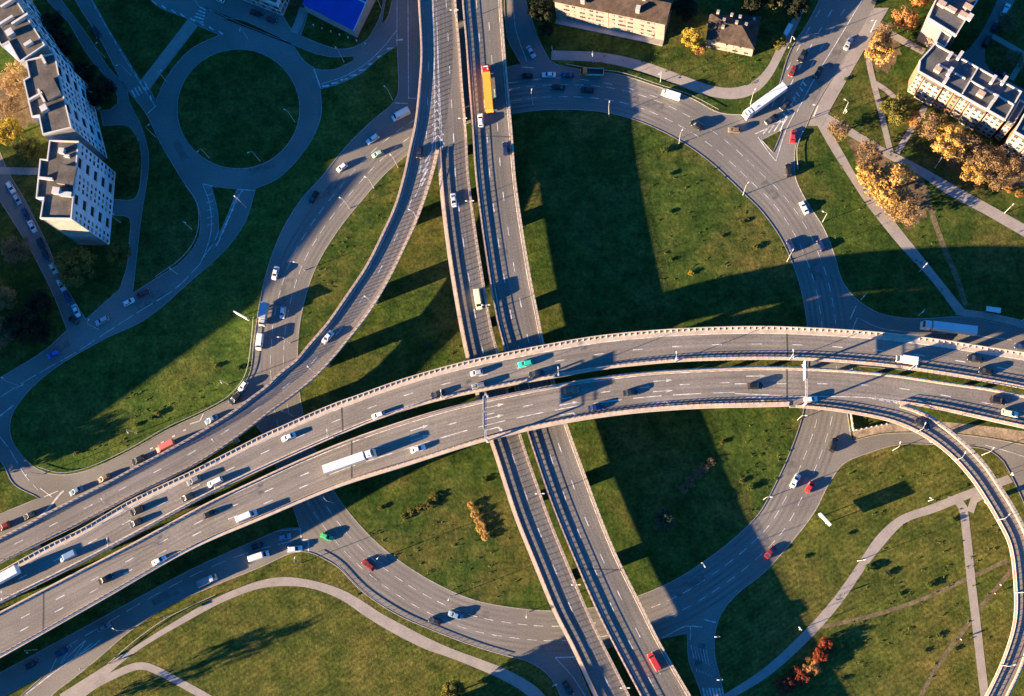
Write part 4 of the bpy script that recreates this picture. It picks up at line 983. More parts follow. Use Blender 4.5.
# ground roads
for a in (
 (401.4, 115.6, 207, 'minibus', 'white', 'white minibus joining the ring road from the north stop line'),
 (373, 139.7, 215, 'estate', 'white', 'white estate car in shade following the curve below the minibus'),
 (378, 154.7, 205, 'hatch', 'palegreen', 'pale green hatchback in sun beside the white estate'),
 (342.4, 168, 217, 'hatch', 'white', 'white hatchback half in sun on the west ring road, first of the line'),
 (314, 198, 238, 'estate', 'black', 'black estate car on the shaded west ring road'),
 (275.9, 273.5, 255, 'sedan', 'white', 'white saloon at the kerb above the grey truck'),
 (265, 315.4, 258, 'boxtruck', 'silver', 'grey box truck queueing at the west kerb'),
 (283.3, 313, 262, 'hatch', 'white', 'white hatchback alongside the grey box truck'),
 (260.5, 342.5, 262, 'van', 'white', 'white van directly ahead of the grey box truck'),
 (243.7, 386.5, 232, 'hatch', 'white', 'small white car squeezed at the kerb beside the ramp'),
 (235.5, 399, 225, 'suv', 'dark', 'dark car right in front of the small white kerb car'),
 (212, 419.7, 213, 'sedan', 'bluegrey', 'blue grey car in the queue ahead of the red van'),
 (166.4, 446.6, 207, 'minibus', 'pink', 'faded red van in the queue beside the ramp'),
 (139, 460, 207, 'suv', 'dark', 'dark car behind which the faded red van follows'),
 (104.8, 478.4, 208, 'hatch', 'bronze', 'brownish hatchback in the queue, sunlit nose'),
 (77, 491, 208, 'sedan', 'bluegrey', 'pale grey saloon in the queue by the junction'),
 (30.5, 515.4, 208, 'hatch', 'dark', 'dark hatchback leading the queue at far left'),
 (5, 526.5, 208, 'suv', 'darkred', 'dark red car at the left frame edge heading the queue'),
 (54.3, 354.7, 205, 'hatch', 'blue', 'bright blue hatchback on the shaded west street'),
 (103, 321, 207, 'estate', 'silver', 'silver estate car leaving the tower estate street'),
 (129.4, 302.5, 28, 'hatch', 'white', 'white hatchback waiting at the kerb by the service lane'),
 (143.6, 294, 28, 'sedan', 'darkred', 'dark red saloon parked in front of the white kerb hatchback'),
 (96.5, 33, 300, 'suv', 'black', 'black car on the diagonal road beside the tower blocks'),
 (220, 0, 155, 'hatch', 'white', 'white hatchback at the top frame edge left of the white building'),
 (531, 52.5, 302, 'sedan', 'silver', 'pale silver saloon coming down the north slip road'),
 (527, 76.5, 180, 'hatch', 'black', 'black hatchback next to the viaduct on the north ring road'),
 (549, 75.5, 180, 'sedan', 'white', 'white saloon in shade ahead of the tipper truck'),
 (567, 76, 180, 'sedan', 'navy', 'navy saloon between the white saloon and tipper truck'),
 (592, 73.8, 178, 'tipper', 'orange', 'tipper truck with orange cab and pale green body'),
 (558, 88, 177, 'sedan', 'dark', 'dark saloon in the middle lane below the white saloon'),
 (587, 91, 175, 'suv', 'dark', 'dark car in the middle lane below the tipper truck'),
 (671, 96, 162, 'minibus', 'white', 'white van in full sun on the north ring road'),
 (696.6, 126, 145, 'suv', 'black', 'black car with a long shadow right of the sunlit white van'),
 (734, 130.7, 178, 'hatch', 'bronze', 'bronze hatchback in front of the white trailer truck'),
 (764, 104, 216, 'semi', 'white', 'white articulated truck turning in from the arterial road'),
 (792.5, 72, 240, 'hatch', 'darkred', 'dark red hatchback on the arterial above the white truck'),
 (802, 57, 240, 'suv', 'black', 'black car behind the dark red hatchback on the arterial'),
 (818, 73, 60, 'estate', 'dark', 'dark estate driving away past the dark red hatchback'),
 (848, 44.5, 62, 'sedan', 'silver', 'silver saloon in sun on the outer arterial lane'),
 (875, 0, 62, 'hatch', 'dark', 'dark hatchback at the top frame edge on the arterial'),
 (784.7, 106, 225, 'hatch', 'dark', 'dark hatchback in the shadow of the white truck'),
 (771, 120, 215, 'sedan', 'dark', 'dark saloon waiting at the hatched triangle'),
 (793, 137, 82, 'sedan', 'red', 'red saloon passing the grass triangle'),
 (788.6, 171, 98, 'suv', 'black', 'black car on the east ring road below the red saloon'),
 (804, 208.5, 116, 'sedan', 'white', 'white saloon on the sunlit east ring road'),
 (791, 246.3, 113, 'suv', 'navy', 'navy car in the inner lane of the pair at the shadow line'),
 (821, 246.3, 116, 'hatch', 'navy', 'navy hatchback in the outer lane of the pair at the shadow line'),
 (947, 329.5, 173, 'semi', 'white', 'white articulated truck in shade on the east road'),
 (933, 341.5, 175, 'sedan', 'white', 'white saloon half hidden under the viaduct parapet'),
 (1020.5, 347, 172, 'hatch', 'navy', 'navy hatchback in shade at the right frame edge'),
 (833.3, 445, 72, 'estate', 'black', 'black estate just south of the upper viaduct'),
 (795, 481, 62, 'sedan', 'white', 'white saloon side by side with the red car, south-east ring'),
 (810, 487, 55, 'hatch', 'red', 'bright red hatchback beside the white saloon'),
 (770.5, 552, 48, 'sedan', 'darkred', 'dark red saloon at the outer kerb of the south-east ring'),
 (327, 536.7, 338, 'hatch', 'green', 'bright green hatchback at the edge of the viaduct shade'),
 (369, 565, 145, 'suv', 'darkred', 'dark red car on the south-west ring road'),
 (435, 620.8, 165, 'hatch', 'dark', 'dark hatchback, left one of the overlapping pair on the south ring'),
 (455.7, 615.2, 162, 'sedan', 'bluegrey', 'blue grey saloon, right one of the overlapping pair on the south ring'),
 (567.8, 688, 300, 'sedan', 'dark', 'dark saloon in shade on the south slip road'),
 (285, 537, 12, 'hatch', 'bluegrey', 'pale blue hatchback nearest the stop line in the shade'),
 (295.3, 548.9, 5, 'estate', 'white', 'white estate car waiting at the sunlit stop line'),
 (259.8, 556.2, 18, 'minibus', 'white', 'white van behind the estate at the stop line'),
 (258.3, 545.6, 20, 'hatch', 'black', 'black hatchback in shade beside the white queueing van'),
 (208, 580.6, 24, 'flatbed', 'white', 'white flatbed truck with an empty bed on the lower road'),
 (104.5, 627, 28, 'sedan', 'grey', 'grey saloon in the shade of the viaduct on the lower road'),
 (63, 651.8, 27, 'suv', 'navy', 'navy car with a bright rear lamp near the hatched gore'),
 (32.3, 664.8, 27, 'hatch', 'black', 'black hatchback last in the shaded lower road, near left edge')):
    gcar(*a)
# parked cars
for a in (
 (11.6, 188, 300, 'estate', 'white', 'white estate first in the parked row west of the tower'),
 (18.3, 199.8, 300, 'hatch', 'silver', 'silver hatchback second in the parked row west of the tower'),
 (26.6, 214.5, 298, 'sedan', 'navy', 'navy saloon between silver and white parked cars'),
 (33.2, 227, 298, 'sedan', 'white', 'white saloon with black roof glass beside the tower gable'),
 (42, 244.5, 298, 'suv', 'black', 'black car parked below the white saloon, first of two'),
 (47, 256, 298, 'hatch', 'dark', 'dark hatchback parked second below the white saloon'),
 (54, 269, 298, 'hatch', 'palegreen', 'pale hatchback half under the round tree'),
 (62, 285.5, 297, 'estate', 'silver', 'silver estate parked at the lower side of the round tree'),
 (68.5, 298, 297, 'sedan', 'navy', 'navy saloon parked last in the row near the street corner'),
 (77, 311, 294, 'sedan', 'white', 'white saloon pulling out by the street corner'),
 (74, 320.5, 150, 'hatch', 'black', 'black hatchback beside the white saloon at the street corner'),
 (256.8, 14.3, 340, 'suv', 'black', 'black car parked before the white building'),
 (271.8, 21, 337, 'hatch', 'darkred', 'dark red hatchback parked before the white building'),
 (1005, 10.5, 62, 'estate', 'white', 'white estate parked in the courtyard behind the flats'),
 (994.5, 27.5, 62, 'hatch', 'navy', 'navy hatchback parked in the courtyard below the white estate'),
 (986.5, 42, 62, 'suv', 'black', 'black car parked in the courtyard at the lawn corner'),
 (1001, 74.5, 335, 'sedan', 'dark', 'dark saloon parked close behind the flats')):
    gcar(*a, group='parked cars')

# ------------------------------------------------------------------ street lamps
def lamp_parts(h, arm, double=False):
    p = MB(); a = MB(); l = []
    p.tube([(0, 0, 0), (0, 0, h * .5), (0, 0, h)], [.11, .085, .065], 7)
    p.tube([(0, 0, 0), (0, 0, .5)], .17, 7)
    heads = []
    for sg_ in ((1, -1) if double else (1,)):
        a.tube([(0, 0, h - .05), (sg_ * arm * .35, 0, h + .45), (sg_ * arm, 0, h + .6)], .045, 6)
        q = MB(); q.box((sg_ * (arm + .26), 0, h + .6), (.72, .32, .14), top=.8); heads.append(q)
    return p, a, heads
LMP = {}
for key, (h, arm, dbl) in {'tall': (8.5, 1.1, False), 'path': (6.0, .7, False), 'double': (8.5, .8, True), 'deck': (7.5, 1.4, False)}.items():
    p, a, hs = lamp_parts(h, arm, dbl)
    LMP[key] = [('pole', fixmesh(p.mesh('pole', [M['pole']]))), ('arm', fixmesh(a.mesh('arm', [M['pole']])))] + [('lamp_head', fixmesh(q.mesh('lamp_head', [M['lamp']]))) for q in hs]
def lamp(kind, loc, ang, label, group):
    root = empty('street_lamp', loc, ang); tag(root, label, 'street lamp', group)
    for nm, me in LMP[kind]:
        o = bpy.data.objects.new(nm, me); COL.objects.link(o); o.parent = root
def glamp(px, py, deg, label, kind='tall'):
    p = at(px, py); q = at(px + 6 * math.cos(math.radians(deg)), py - 6 * math.sin(math.radians(deg))); d = q - p
    lamp(kind, p + UP * LAWNZ, math.atan2(d.y, d.x), label, 'street lamps')
for a in (
 (593, 62.5, 270, 'lamp on the verge above the tipper truck'), (660.4, 82, 240, 'lamp on the verge above the sunlit white van'),
 (533, 104.5, 80, 'lamp at the lawn edge under the black hatchback, north ring'), (609, 116.5, 80, 'lamp at the lawn edge inside the north ring shadow boundary'),
 (679, 143.8, 60, 'lamp at the lawn edge below the black car, north ring'), (750.4, 104, 60, 'lamp on the verge beside the white truck cab'),
 (344, 62, 130, 'lamp in the sliver lawn above the roundabout exit'), (392.5, 100, 140, 'lamp at the corner of the west lawn by the stop line'),
 (295, 122, 150, 'lamp at the right inner edge of the roundabout island'), (260, 161, 200, 'lamp at the bottom inner edge of the roundabout island'),
 (209.5, 158, 230, 'lamp at the lower left inner edge of the roundabout island'), (381, 8, 200, 'lamp by the narrow strip beside the blue roof'),
 (398, 167.5, 130, 'lamp on the lawn tip between ring road and ramp'), (105, 57.5, 45, 'lamp between service lane and diagonal road'),
 (131, 75.5, 200, 'lamp near the upper zebra crossing of the diagonal road'), (167, 82, 0, 'lamp at the left outer edge of the roundabout'),
 (200, 7.5, 250, 'lamp beside the zebra crossing at the top'), (248, 39, 270, 'lamp on the top outer edge of the roundabout'),
 (155.5, 137, 30, 'lamp on the kerb left of the roundabout'), (246, 207.5, 140, 'lamp by the right arm of the splitter islands'),
 (191.5, 229, 330, 'lamp on the tower lawn left of the splitter islands'), (177.5, 274, 320, 'lamp at the kerb where the street leaves the splitter islands'),
 (120.5, 222.5, 0, 'lamp beside the tower entrance lane'), (98.5, 329.5, 60, 'lamp at the street corner by the silver estate'),
 (18.5, 385.5, 130, 'lamp on the kerb of the west street near left edge'), (137, 433, 300, 'lamp in the west lawn above the faded red van'),
 (228.5, 384.5, 300, 'lamp in the west lawn near the small white kerb car'), (42.5, 474.5, 230, 'lamp at the rounded lower corner of the west lawn'),
 (374, 188, 150, 'lamp at the lawn edge of the sunlit west ring, upper one'), (349.5, 208.5, 150, 'lamp at the lawn edge of the sunlit west ring, second one'),
 (305, 270.5, 165, 'lamp at the lawn edge right of the white saloon, west ring'), (290, 343, 180, 'lamp at the road edge right of the white van, west ring'),
 (743, 195, 50, 'lamp at the inner edge of the sunlit east ring'), (822.5, 222, 160, 'lamp on the outer verge of the east ring beside the white saloon'),
 (787, 261.5, 60, 'lamp at the inner edge next to the navy car at the shadow line'), (861, 300, 230, 'lamp on the corner lawn by the east stop line'),
 (918.5, 315.5, 230, 'lamp on the lawn edge above the white truck, east road'), (1020.5, 321.5, 250, 'lamp on the pavement at the right frame edge, east road'),
 (293.5, 416.5, 160, 'lamp between the ramp and the upper viaduct'), (333, 503, 130, 'lamp where the ring road leaves the upper viaduct shade'),
 (892.5, 450.5, 75, 'lamp at the top edge of the loop lawn'), (982, 455, 50, 'lamp on the small lawn right of the loop ramp'),
 (797.5, 420, 0, 'lamp at the lawn edge under the gantry'), (763.5, 499.5, 0, 'lamp at the inner edge of the south-east ring'),
 (37.5, 649.5, 330, 'lamp on the shaded grass bank near the left edge'), (128.5, 630, 150, 'lamp on the kerb strip of the lower road'),
 (301.5, 563, 80, 'lamp on the verge by the stop line, lower road'), (386, 556, 230, 'lamp at the lawn edge above the dark red car'),
 (454, 595.5, 250, 'lamp at the lawn edge above the overlapping pair of cars'), (528.5, 612, 270, 'lamp at the lawn edge left of the lower viaduct'),
 (700.5, 563.5, 300, 'lamp at the lawn edge in the viaduct shadow, south ring'), (718, 636, 180, 'lamp on the kerb of the south branch, upper one'),
 (720.5, 678, 180, 'lamp on the kerb of the south branch, lower one'), (553.5, 685, 30, 'lamp beside the slip road at the bottom'),
 (843.5, 113, 150, 'lamp on the triangular lawn beside the arterial pavement'), (788.5, 48, 300, 'lamp at the bus stop side of the arterial'),
 (780.5, 131, 60, 'lamp on the small grass triangle'), (871, 32, 200, 'lamp on the arterial pavement under the orange tree'), (814, 116, 180, 'lamp at the pavement fork of the arterial')):
    glamp(*a)
for a in (
 (876.5, 197.5, 45, 'path lamp beside the large golden tree'), (919.5, 271.5, 45, 'path lamp halfway down the diagonal path'),
 (1004.5, 213, 45, 'path lamp beside the upper path near the right edge'), (934.5, 168, 60, 'path lamp by the upper path below the olive tree'),
 (928.5, 501, 160, 'path lamp on the winding path left of the loop ramp'), (857.5, 561, 10, 'path lamp halfway along the winding path'),
 (799, 629.5, 140, 'path lamp low on the winding path near the shade')):
    glamp(*a, kind='path')
def dlamp(key, px, py, fr, kind, label, flip=1, z=.3):
    D = DECK[key]; s, _ = dnear(key, px, py); p = dpos(D, s, fr); l, r = dpos(D, s, 0), dpos(D, s, 1); d = (r - l) * flip
    lamp(kind, p + UP * z, math.atan2(d.y, d.x), label, 'lamps along the viaducts')
for px, py, lb in ((339, 436, 'twin lamp in the median gap right of the first white car'), (449, 402, 'twin lamp in the median gap beside the dark car with pale bonnet'),
   (562, 377, 'twin lamp in the median gap right of the turquoise car'), (676, 363, 'twin lamp in the median gap over the central lawn'),
   (788.5, 361, 'twin lamp in the median gap just left of the right gantry'), (907, 368, 'twin lamp in the median gap below the white box truck'),
   (1021, 389, 'twin lamp in the median gap at the right edge'), (230, 485, 'twin lamp in the median gap below the white people carrier'),
   (125, 540, 'twin lamp in the median gap below the two dark cars'), (22, 594, 'twin lamp in the median gap below the cut off trailer')):
    dlamp('U', px, py, 1.0, 'double', lb)
for px, py, lb in ((460, 22, 'twin lamp between the straight carriageways at the top'), (469, 128, 'twin lamp between the straight carriageways below the orange truck'),
   (475, 208, 'twin lamp between the straight carriageways right of the white saloon'), (490, 309, 'twin lamp between the straight carriageways by the cream van'),
   (547, 489, 'twin lamp between the straight carriageways just south of the crossing'), (580, 577, 'twin lamp between the straight carriageways over the south lawn edge'),
   (627, 676, 'twin lamp between the straight carriageways near the red van')):
    dlamp('SB', px, py, 1.0, 'double', lb)
for px, py, lb in ((418, 217, 'single lamp on the ramp rail near the gore stripes'), (374, 304, 'single lamp on the ramp rail above its double pier shadow'),
   (317, 374, 'single lamp on the ramp rail over the ring road'), (222, 446, 'single lamp on the ramp rail at the start of the merge'),
   (114, 505, 'single lamp on the ramp rail beside the brownish queue car'), (10, 558, 'single lamp on the ramp rail at the left frame edge')):
    dlamp('R', px, py, 1.0, 'deck', lb, -1)
for px, py, lb in ((916, 432, 'single lamp on the loop rail by the dark shaded car'), (953, 459, 'single lamp on the loop rail above the loop lawn'),
   (994, 518, 'single lamp on the loop rail near the winding path end'), (1013.5, 586, 'single lamp on the loop rail beside the walkers'),
   (1003, 657, 'single lamp on the loop rail near the bottom corner')):
    dlamp('LP', px, py, .99, 'deck', lb, -1)

# ------------------------------------------------------------------ gantries and signs
M['sign'] = mat('pale_sign_sheet', (.42, .46, .52), rough=.5, var=.03)
M['board'] = mat('billboard_sheet', (.68, .68, .66), rough=.5, var=.06, scale=.8)
def gantry(px, py, f0, f1, panels, label):
    D = DECK['L']; s, _ = dnear('L', px, py); a, c = dpos(D, s, f0), dpos(D, s, f1); o = (a + c) / 2
    d = c - a; ang = math.atan2(d.y, d.x); hw = math.hypot(d.x, d.y) / 2
    root = empty('sign_gantry', o, ang); tag(root, label, 'sign gantry', 'sign gantries over the eastbound lanes')
    h = 6.3
    for x in (-hw, hw):
        b = MB(); b.box((x, 0, h / 2), (.45, .45, h)); b.box((x, 0, .15), (.9, .9, .3)); b.build('post', M['pole'], root)
    b = MB()
    for y in (-.22, .22):
        for z in (h, h + .8): b.bar((-hw, y, z), (hw, y, z), .10, .10)
    n = int(hw * 2 / 1.3)
    for k in range(n):
        x0, x1 = -hw + 2 * hw * k / n, -hw + 2 * hw * (k + 1) / n
        for y in (-.22, .22): b.bar((x0, y, h), (x1, y, h + .8), .06, .06)
        b.bar((x0, -.22, h + .8), (x1, .22, h + .8), .06, .06); b.bar((x0, -.22, h), (x0, .22, h), .06, .06)
    b.build('truss', M['pole'], root)
    for x, wd, ht in panels:
        b = MB(); b.box((x, -.55, h + .35), (wd, .10, ht)); b.build('sign_panel', M['sign'], root)
        b = MB(); b.box((x, -.47, h + .35), (wd + .3, .05, ht + .3)); b.build('sign_frame', M['pole'], root)
gantry(488, 420, -.03, 1.02, ((-3.6, 4.2, 3.4), (1.6, 4.8, 3.2)), 'sign gantry over the lane arrows at the crossing of both viaducts')
gantry(803, 387, -.03, 1.03, ((-3.6, 5.4, 3.6),), 'sign gantry before the loop exit at the right')
def billboard(p0, p1, label, h0=2.4, h1=5.4):
    a, c = at(*p0, (h0 + h1) / 2), at(*p1, (h0 + h1) / 2); a.z = c.z = 0; o = (a + c) / 2; d = c - a
    root = empty('billboard', o + UP * LAWNZ, math.atan2(d.y, d.x)); tag(root, label, 'billboard', 'billboards')
    wd = d.length
    b = MB(); b.box((0, 0, (h0 + h1) / 2), (wd, .35, h1 - h0)); b.build('board', M['board'], root)
    b = MB()
    for z in (h0 - .06, h1 + .06): b.box((0, 0, z), (wd + .3, .45, .14))
    for x in (-wd / 2 - .08, wd / 2 + .08): b.box((x, 0, (h0 + h1) / 2), (.14, .45, h1 - h0 + .2))
    b.build('board_frame', M['lamp'], root)
    for x in (-wd * .3, wd * .3):
        b = MB(); b.tube([(x, 0, 0), (x, 0, h0)], .14, 8); b.build('post', M['pole'], root)
billboard((819.6, 513.8), (830, 525), 'white roadside billboard casting a rectangular shadow on the loop lawn')
billboard((235.5, 312.5), (248, 319.5), 'white roadside billboard on the west lawn beside the queue')
def road_sign(px, py, deg, label, kind='plate', col='sign'):
    p = at(px, py); root = empty('road_sign', p + UP * LAWNZ, math.radians(deg)); tag(root, label, 'road sign', 'small road signs')
    b = MB(); b.tube([(0, 0, 0), (0, 0, 3.0)], .06, 6); b.build('post', M['pole'], root)
    b = MB(); b.box((.08, 0, 2.6), (.06, .9, .7)); b.build('sign_plate', M[col], root)
road_sign(168, 618, 200, 'tall direction sign on the dry verge of the lower road')
road_sign(84, 668, 200, 'small sign on the verge near the path junction', col='board')
road_sign(845, 114, 200, 'small sign post on the triangular lawn', col='board')
road_sign(1010, 475, 200, 'small sign at the path end right of the loop ramp', col='board')
road_sign(552.5, 51, 180, 'white sign at the start of the northern path', col='board')

def guard_rail(px, label, h=.78):
    c = resample(crom(wpts(px)), step=2.0); o = c[0].copy(); root = empty('guard_rail', o); tag(root, label, 'guard rail', 'guard rails along the ground roads')
    b = MB()
    for p in c: b.box((p.x - o.x, p.y - o.y, h / 2), (.09, .09, h))
    b.build('posts', M['steel'], root)
    b = MB(); rings = []
    for i, p in enumerate(c):
        d = c[min(i + 1, len(c) - 1)] - c[max(i - 1, 0)]; n_ = Vector((-d.y, d.x, 0)).normalized() * .10; q = p - o
        rings.append([q + n_ + UP * (h - .14), q + n_ * 1.7 + UP * (h - .07), q + n_ + UP * h, q - n_ * .2 + UP * h, q - n_ * .2 + UP * (h - .14)])
    b.loft(rings); b.build('beam', M['steel'], root, fixn=True)
guard_rail([(318, 552), (336, 563), (360, 588), (395, 611.5), (431, 628), (475, 645), (508, 655)], 'long guard rail on the outer kerb of the south-west ring', .5)
guard_rail([(38, 467), (59.5, 473), (85, 469), (129, 449.5), (165, 429), (207, 409.5), (231, 395), (246, 375), (252, 341), (254, 318)], 'guard rail round the lower end of the west lawn')
guard_rail([(566, 65), (592, 69.5), (622, 73.5), (655, 84), (692, 96.5), (718, 110)], 'guard rail on the verge of the north ring road')
guard_rail([(798, 170), (797, 148), (803, 132)], 'short guard rail on the verge by the red saloon')
guard_rail([(186, 186), (197, 203), (199.5, 221), (195, 241), (180, 260), (156, 277)], 'guard rail on the tower lawn by the splitter islands')
guard_rail([(110, 663), (134, 642), (168, 618), (216, 595)], 'guard rail between lower road and path')
def wall(px, label, h=1.1):
    c = [p for p in wpts([q[:2] for q in px])]; o = c[0].copy(); root = empty('low_wall', o); tag(root, label, 'wall', None)
    b = MB()
    for p, q in zip(c, c[1:]): b.bar(p - o + UP * h / 2, q - o + UP * h / 2, .3, h)
    b.build('wall', M['concrete'], root)
    b = MB(); r = resample(c, step=1.6)
    for p in r: b.box((p.x - o.x, p.y - o.y, h + .12), (.42, .42, .3))
    b.build('coping_blocks', M['white'], root)
wall([(850.5, 414), (853, 431), (868, 428), (886, 424.5)], 'low walled corner below the viaduct by the dry verge')

# bus shelters
def shelter(px, py, deg, label):
    p = at(px, py); q = at(px + 6 * math.cos(math.radians(deg)), py - 6 * math.sin(math.radians(deg))); d = q - p
    root = empty('bus_shelter', p + UP * LAWNZ, math.atan2(d.y, d.x)); tag(root, label, 'bus shelter', 'bus shelters')
    b = MB(); b.box((0, 0, 2.5), (4.4, 1.6, .14)); b.build('roof', M['lamp'], root)
    b = MB(); b.box((0, .7, 1.25), (4.2, .05, 2.2)); b.build('back_panel', M['glass'], root)
    for x in (-2.0, 2.0):
        b = MB(); b.box((x, -.55, 1.25), (.1, .1, 2.5)); b.build('post', M['pole'], root)
    b = MB(); b.box((0, .35, .45), (3.2, .4, .06)); b.box((-1.2, .35, .22), (.08, .3, .42)); b.box((1.2, .35, .22), (.08, .3, .42)); b.build('bench', M['wood'], root)
shelter(991, 311.5, 352, 'grey roofed bus shelter at the foot of the dirt track')
shelter(787, 33, 62, 'bus shelter on the pavement beside the arterial road')

# ------------------------------------------------------------------ buildings
class Bld:
    def __init__(s, name, label, cat, poly, h, wall, roofm='felt', edges=None, parapet=.55, group=None):
        """poly: world xy outline of the roof (counter-clockwise), height h"""
        P = [Vector((p.x, p.y, 0)) for p in poly]
        if area(P) < 0: P.reverse()
        s.o = sum(P, Vector()) / len(P); s.P = [p - s.o for p in P]; s.h = h
        s.root = empty(name, s.o); tag(s.root, label, cat, group)
        b = MB(); n = len(P); mats = [M[wall]]; idx = {}
        b.prism([(p.x, p.y) for p in s.P], -.1, h, 0)
        for e, mm in (edges or {}).items():
            if M[mm] not in mats: mats.append(M[mm])
            b.m[e % n] = mats.index(M[mm])
        b.build('wall', mats, s.root)
        inner = s.inset(.02)
        b = MB(); o = s.inset(.35); b.v = [(p.x, p.y, h + .03) for p in o]; b.face(range(n)); s.roof = b.build('roof', M[roofm], s.root)
        if parapet:
            b = MB(); q = s.inset(-.06); t = s.inset(.36)
            for i in range(n):
                j = (i + 1) % n
                for (A, B, za, zb) in ((q, q, h - .25, h + parapet), (t, t, h + parapet, h - .05)):
                    b.add([(A[i].x, A[i].y, za), (A[j].x, A[j].y, za), (B[j].x, B[j].y, zb), (B[i].x, B[i].y, zb)], [(0, 1, 2, 3)])
                b.add([(q[i].x, q[i].y, h + parapet), (q[j].x, q[j].y, h + parapet), (t[j].x, t[j].y, h + parapet), (t[i].x, t[i].y, h + parapet)], [(0, 1, 2, 3)])
            b.build('parapet', M['white'], s.root)
        s.nwin = 0
    def inset(s, d):
        n = len(s.P); out = []
        for i in range(n):
            a, p, c = s.P[i - 1], s.P[i], s.P[(i + 1) % n]
            u = (p - a).normalized(); v = (c - p).normalized()
            n1 = Vector((-u.y, u.x, 0)); n2 = Vector((-v.y, v.x, 0)); m = n1 + n2
            m = m / max(.2, m.length_squared / 2) if m.length > 1e-6 else n1
            out.append(p + m * d)
        return out
    def edge(s, i):
        a, c = s.P[i % len(s.P)], s.P[(i + 1) % len(s.P)]; d = c - a
        return a, d.normalized(), d.length, Vector((d.y, -d.x, 0)).normalized(), math.atan2(d.y, d.x)
    def child(s, nm, me, loc, ang=0.0):
        o = bpy.data.objects.new(nm, me); COL.objects.link(o); o.parent = s.root; o.location = loc; o.rotation_euler = (0, 0, ang); return o
    def nearest_edge(s, px, py, z):
        p = at(px, py, z) - s.o; best = None
        for i in range(len(s.P)):
            a, u, L, nn, ang = s.edge(i); t = max(0, min(L, (p - a).dot(u))); q = a + u * t; d = math.hypot(p.x - q.x, p.y - q.y)
            if best is None or d < best[0]: best = (d, i)
        return best[1]
    def windows(s, e, floors, xs, w=1.3, hh=1.45, z0=1.6, fh=None, skip=None):
        a, u, L, nn, ang = s.edge(e); fh = fh or (s.h - 1.0) / floors
        q = random.Random(int(L * 100)); var = []
        for kw, pm_ in ((1, 'pane'), (1.35, 'pane'), (.8, 'pane'), (1, 'curtain'), (1.2, 'curtain')):
            g = MB(); g.box((0, .02, 0), (w * kw + .24, .10, hh + .24), 0); g.box((0, -.03, 0), (w * kw, .14, hh), 1); g.box((w * kw * .15, -.05, 0), (.08, .14, hh), 0)
            var.append(g.mesh('window', [M['frame'], M[pm_]]))
        for k in range(floors):
            for x in xs:
                if skip and skip(k, x): continue
                if s.nwin >= 100: return
                me = q.choice(var)
                p = a + u * (x * L) + nn * .02; s.child('window', me, (p.x, p.y, z0 + fh * k), ang); s.nwin += 1
    def loggias(s, e, floors, xs, w=4.2, hh=1.9, z0=1.7, fh=3.0, every=2, first=0):
        a, u, L, nn, ang = s.edge(e)
        g = MB(); g.box((0, 0, 0), (w, .10, hh), 0); g.box((0, -.22, -hh / 2 + .0), (w + .3, .5, .14), 1); g.box((0, -.45, -hh / 2 + .42), (w + .3, .06, .7), 1)
        me = g.mesh('loggia', [M['pane'], M['white']])
        for k in range(first, floors, every):
            for x in xs:
                p = a + u * (x * L) + nn * .05; s.child('loggia', me, (p.x, p.y, z0 + fh * k + .2), ang)
    def roofbox(s, px, py, d, nm, m, rz=None, z=0.0):
        p = at(px, py, s.h + z) - s.o; rz = s.edge(0)[4] if rz is None else rz
        b = MB(); b.box((0, 0, d[2] / 2), d, 0); b.box((0, 0, d[2] + .06), (d[0] + .2, d[1] + .2, .12), 1)
        o = b.build(nm, [M[m], M[m if nm in ('chimney', 'roof_vent', 'roof_hatch') else 'felt']], s.root); o.location = (p.x, p.y, s.h + .03); o.rotation_euler = (0, 0, rz); return o
def roofpoly(px, h):
    return [at(p[0], p[1], h) for p in px]
TG = 'tower blocks'; FG0 = None
A_ = [(50.1, 140.7), (79.3, 141.6), (72.1, 219.4), (40.6, 218.8), (43.8, 198.5), (36.6, 198.5), (40.6, 159.3), (47.6, 160)]
B_ = [(26.4, 61), (55.2, 53.3), (62.2, 87.6), (72.1, 128), (43.2, 135.2), (39.4, 116.2), (32.4, 117.5), (24.1, 80.6), (29.8, 77.4)]
C_ = [(45.6, 45.6), (20.3, 62.6), (8.9, 42.5), (2, 46.5), (-22, 8), (-14, 3), (-32, -27), (-8, -40), (16.5, 0)]
ta = Bld('tower_block', 'tall pale tower block whose bare concrete gable end faces down, lowest of the row', 'tower block', roofpoly(A_, 28.5), 28.5, 'panel', group=TG)
tb = Bld('tower_block', 'tall pale tower block in the middle of the row with stepped brown roof', 'tower block', roofpoly(B_, 27.5), 27.5, 'panel', group=TG)
tc_ = Bld('tower_block', 'tall pale tower block at the top left corner with white roof walls', 'tower block', roofpoly(C_, 28), 28, 'panel', group=TG)
for T, pe, gp in ((ta, [(76, 180)], (56, 219)), (tb, [(59, 70), (67, 108)], (57, 131.5)), (tc_, [(30, 21), (4, -20)], (31, 49))):
    ge = T.nearest_edge(*gp, T.h)
    wall = [c for c in T.root.children if c.name.startswith('wall')][0].data
    wall.materials.append(M['gable']); wall.polygons[ge].material_index = 1
    es = sorted({T.nearest_edge(*p, T.h) for p in pe})
    per = 100 // len(es)
    for e in es:
        L = T.edge(e)[2]
        lx = (.27, .74) if L > 18 else (.5,)
        xs = [x for x in [(k + .5) / max(3, round(L / 2.0)) for k in range(max(3, round(L / 2.0)))] if all(abs(x - l) * L > 2.7 for l in lx)][:11 if len(es) == 1 else 6]
        T.loggias(e, 9, lx, w=3.0, z0=3.2, fh=2.95, every=2)
        T.windows(e, 9, xs, w=.95, hh=1.0, z0=2.2, fh=2.95)
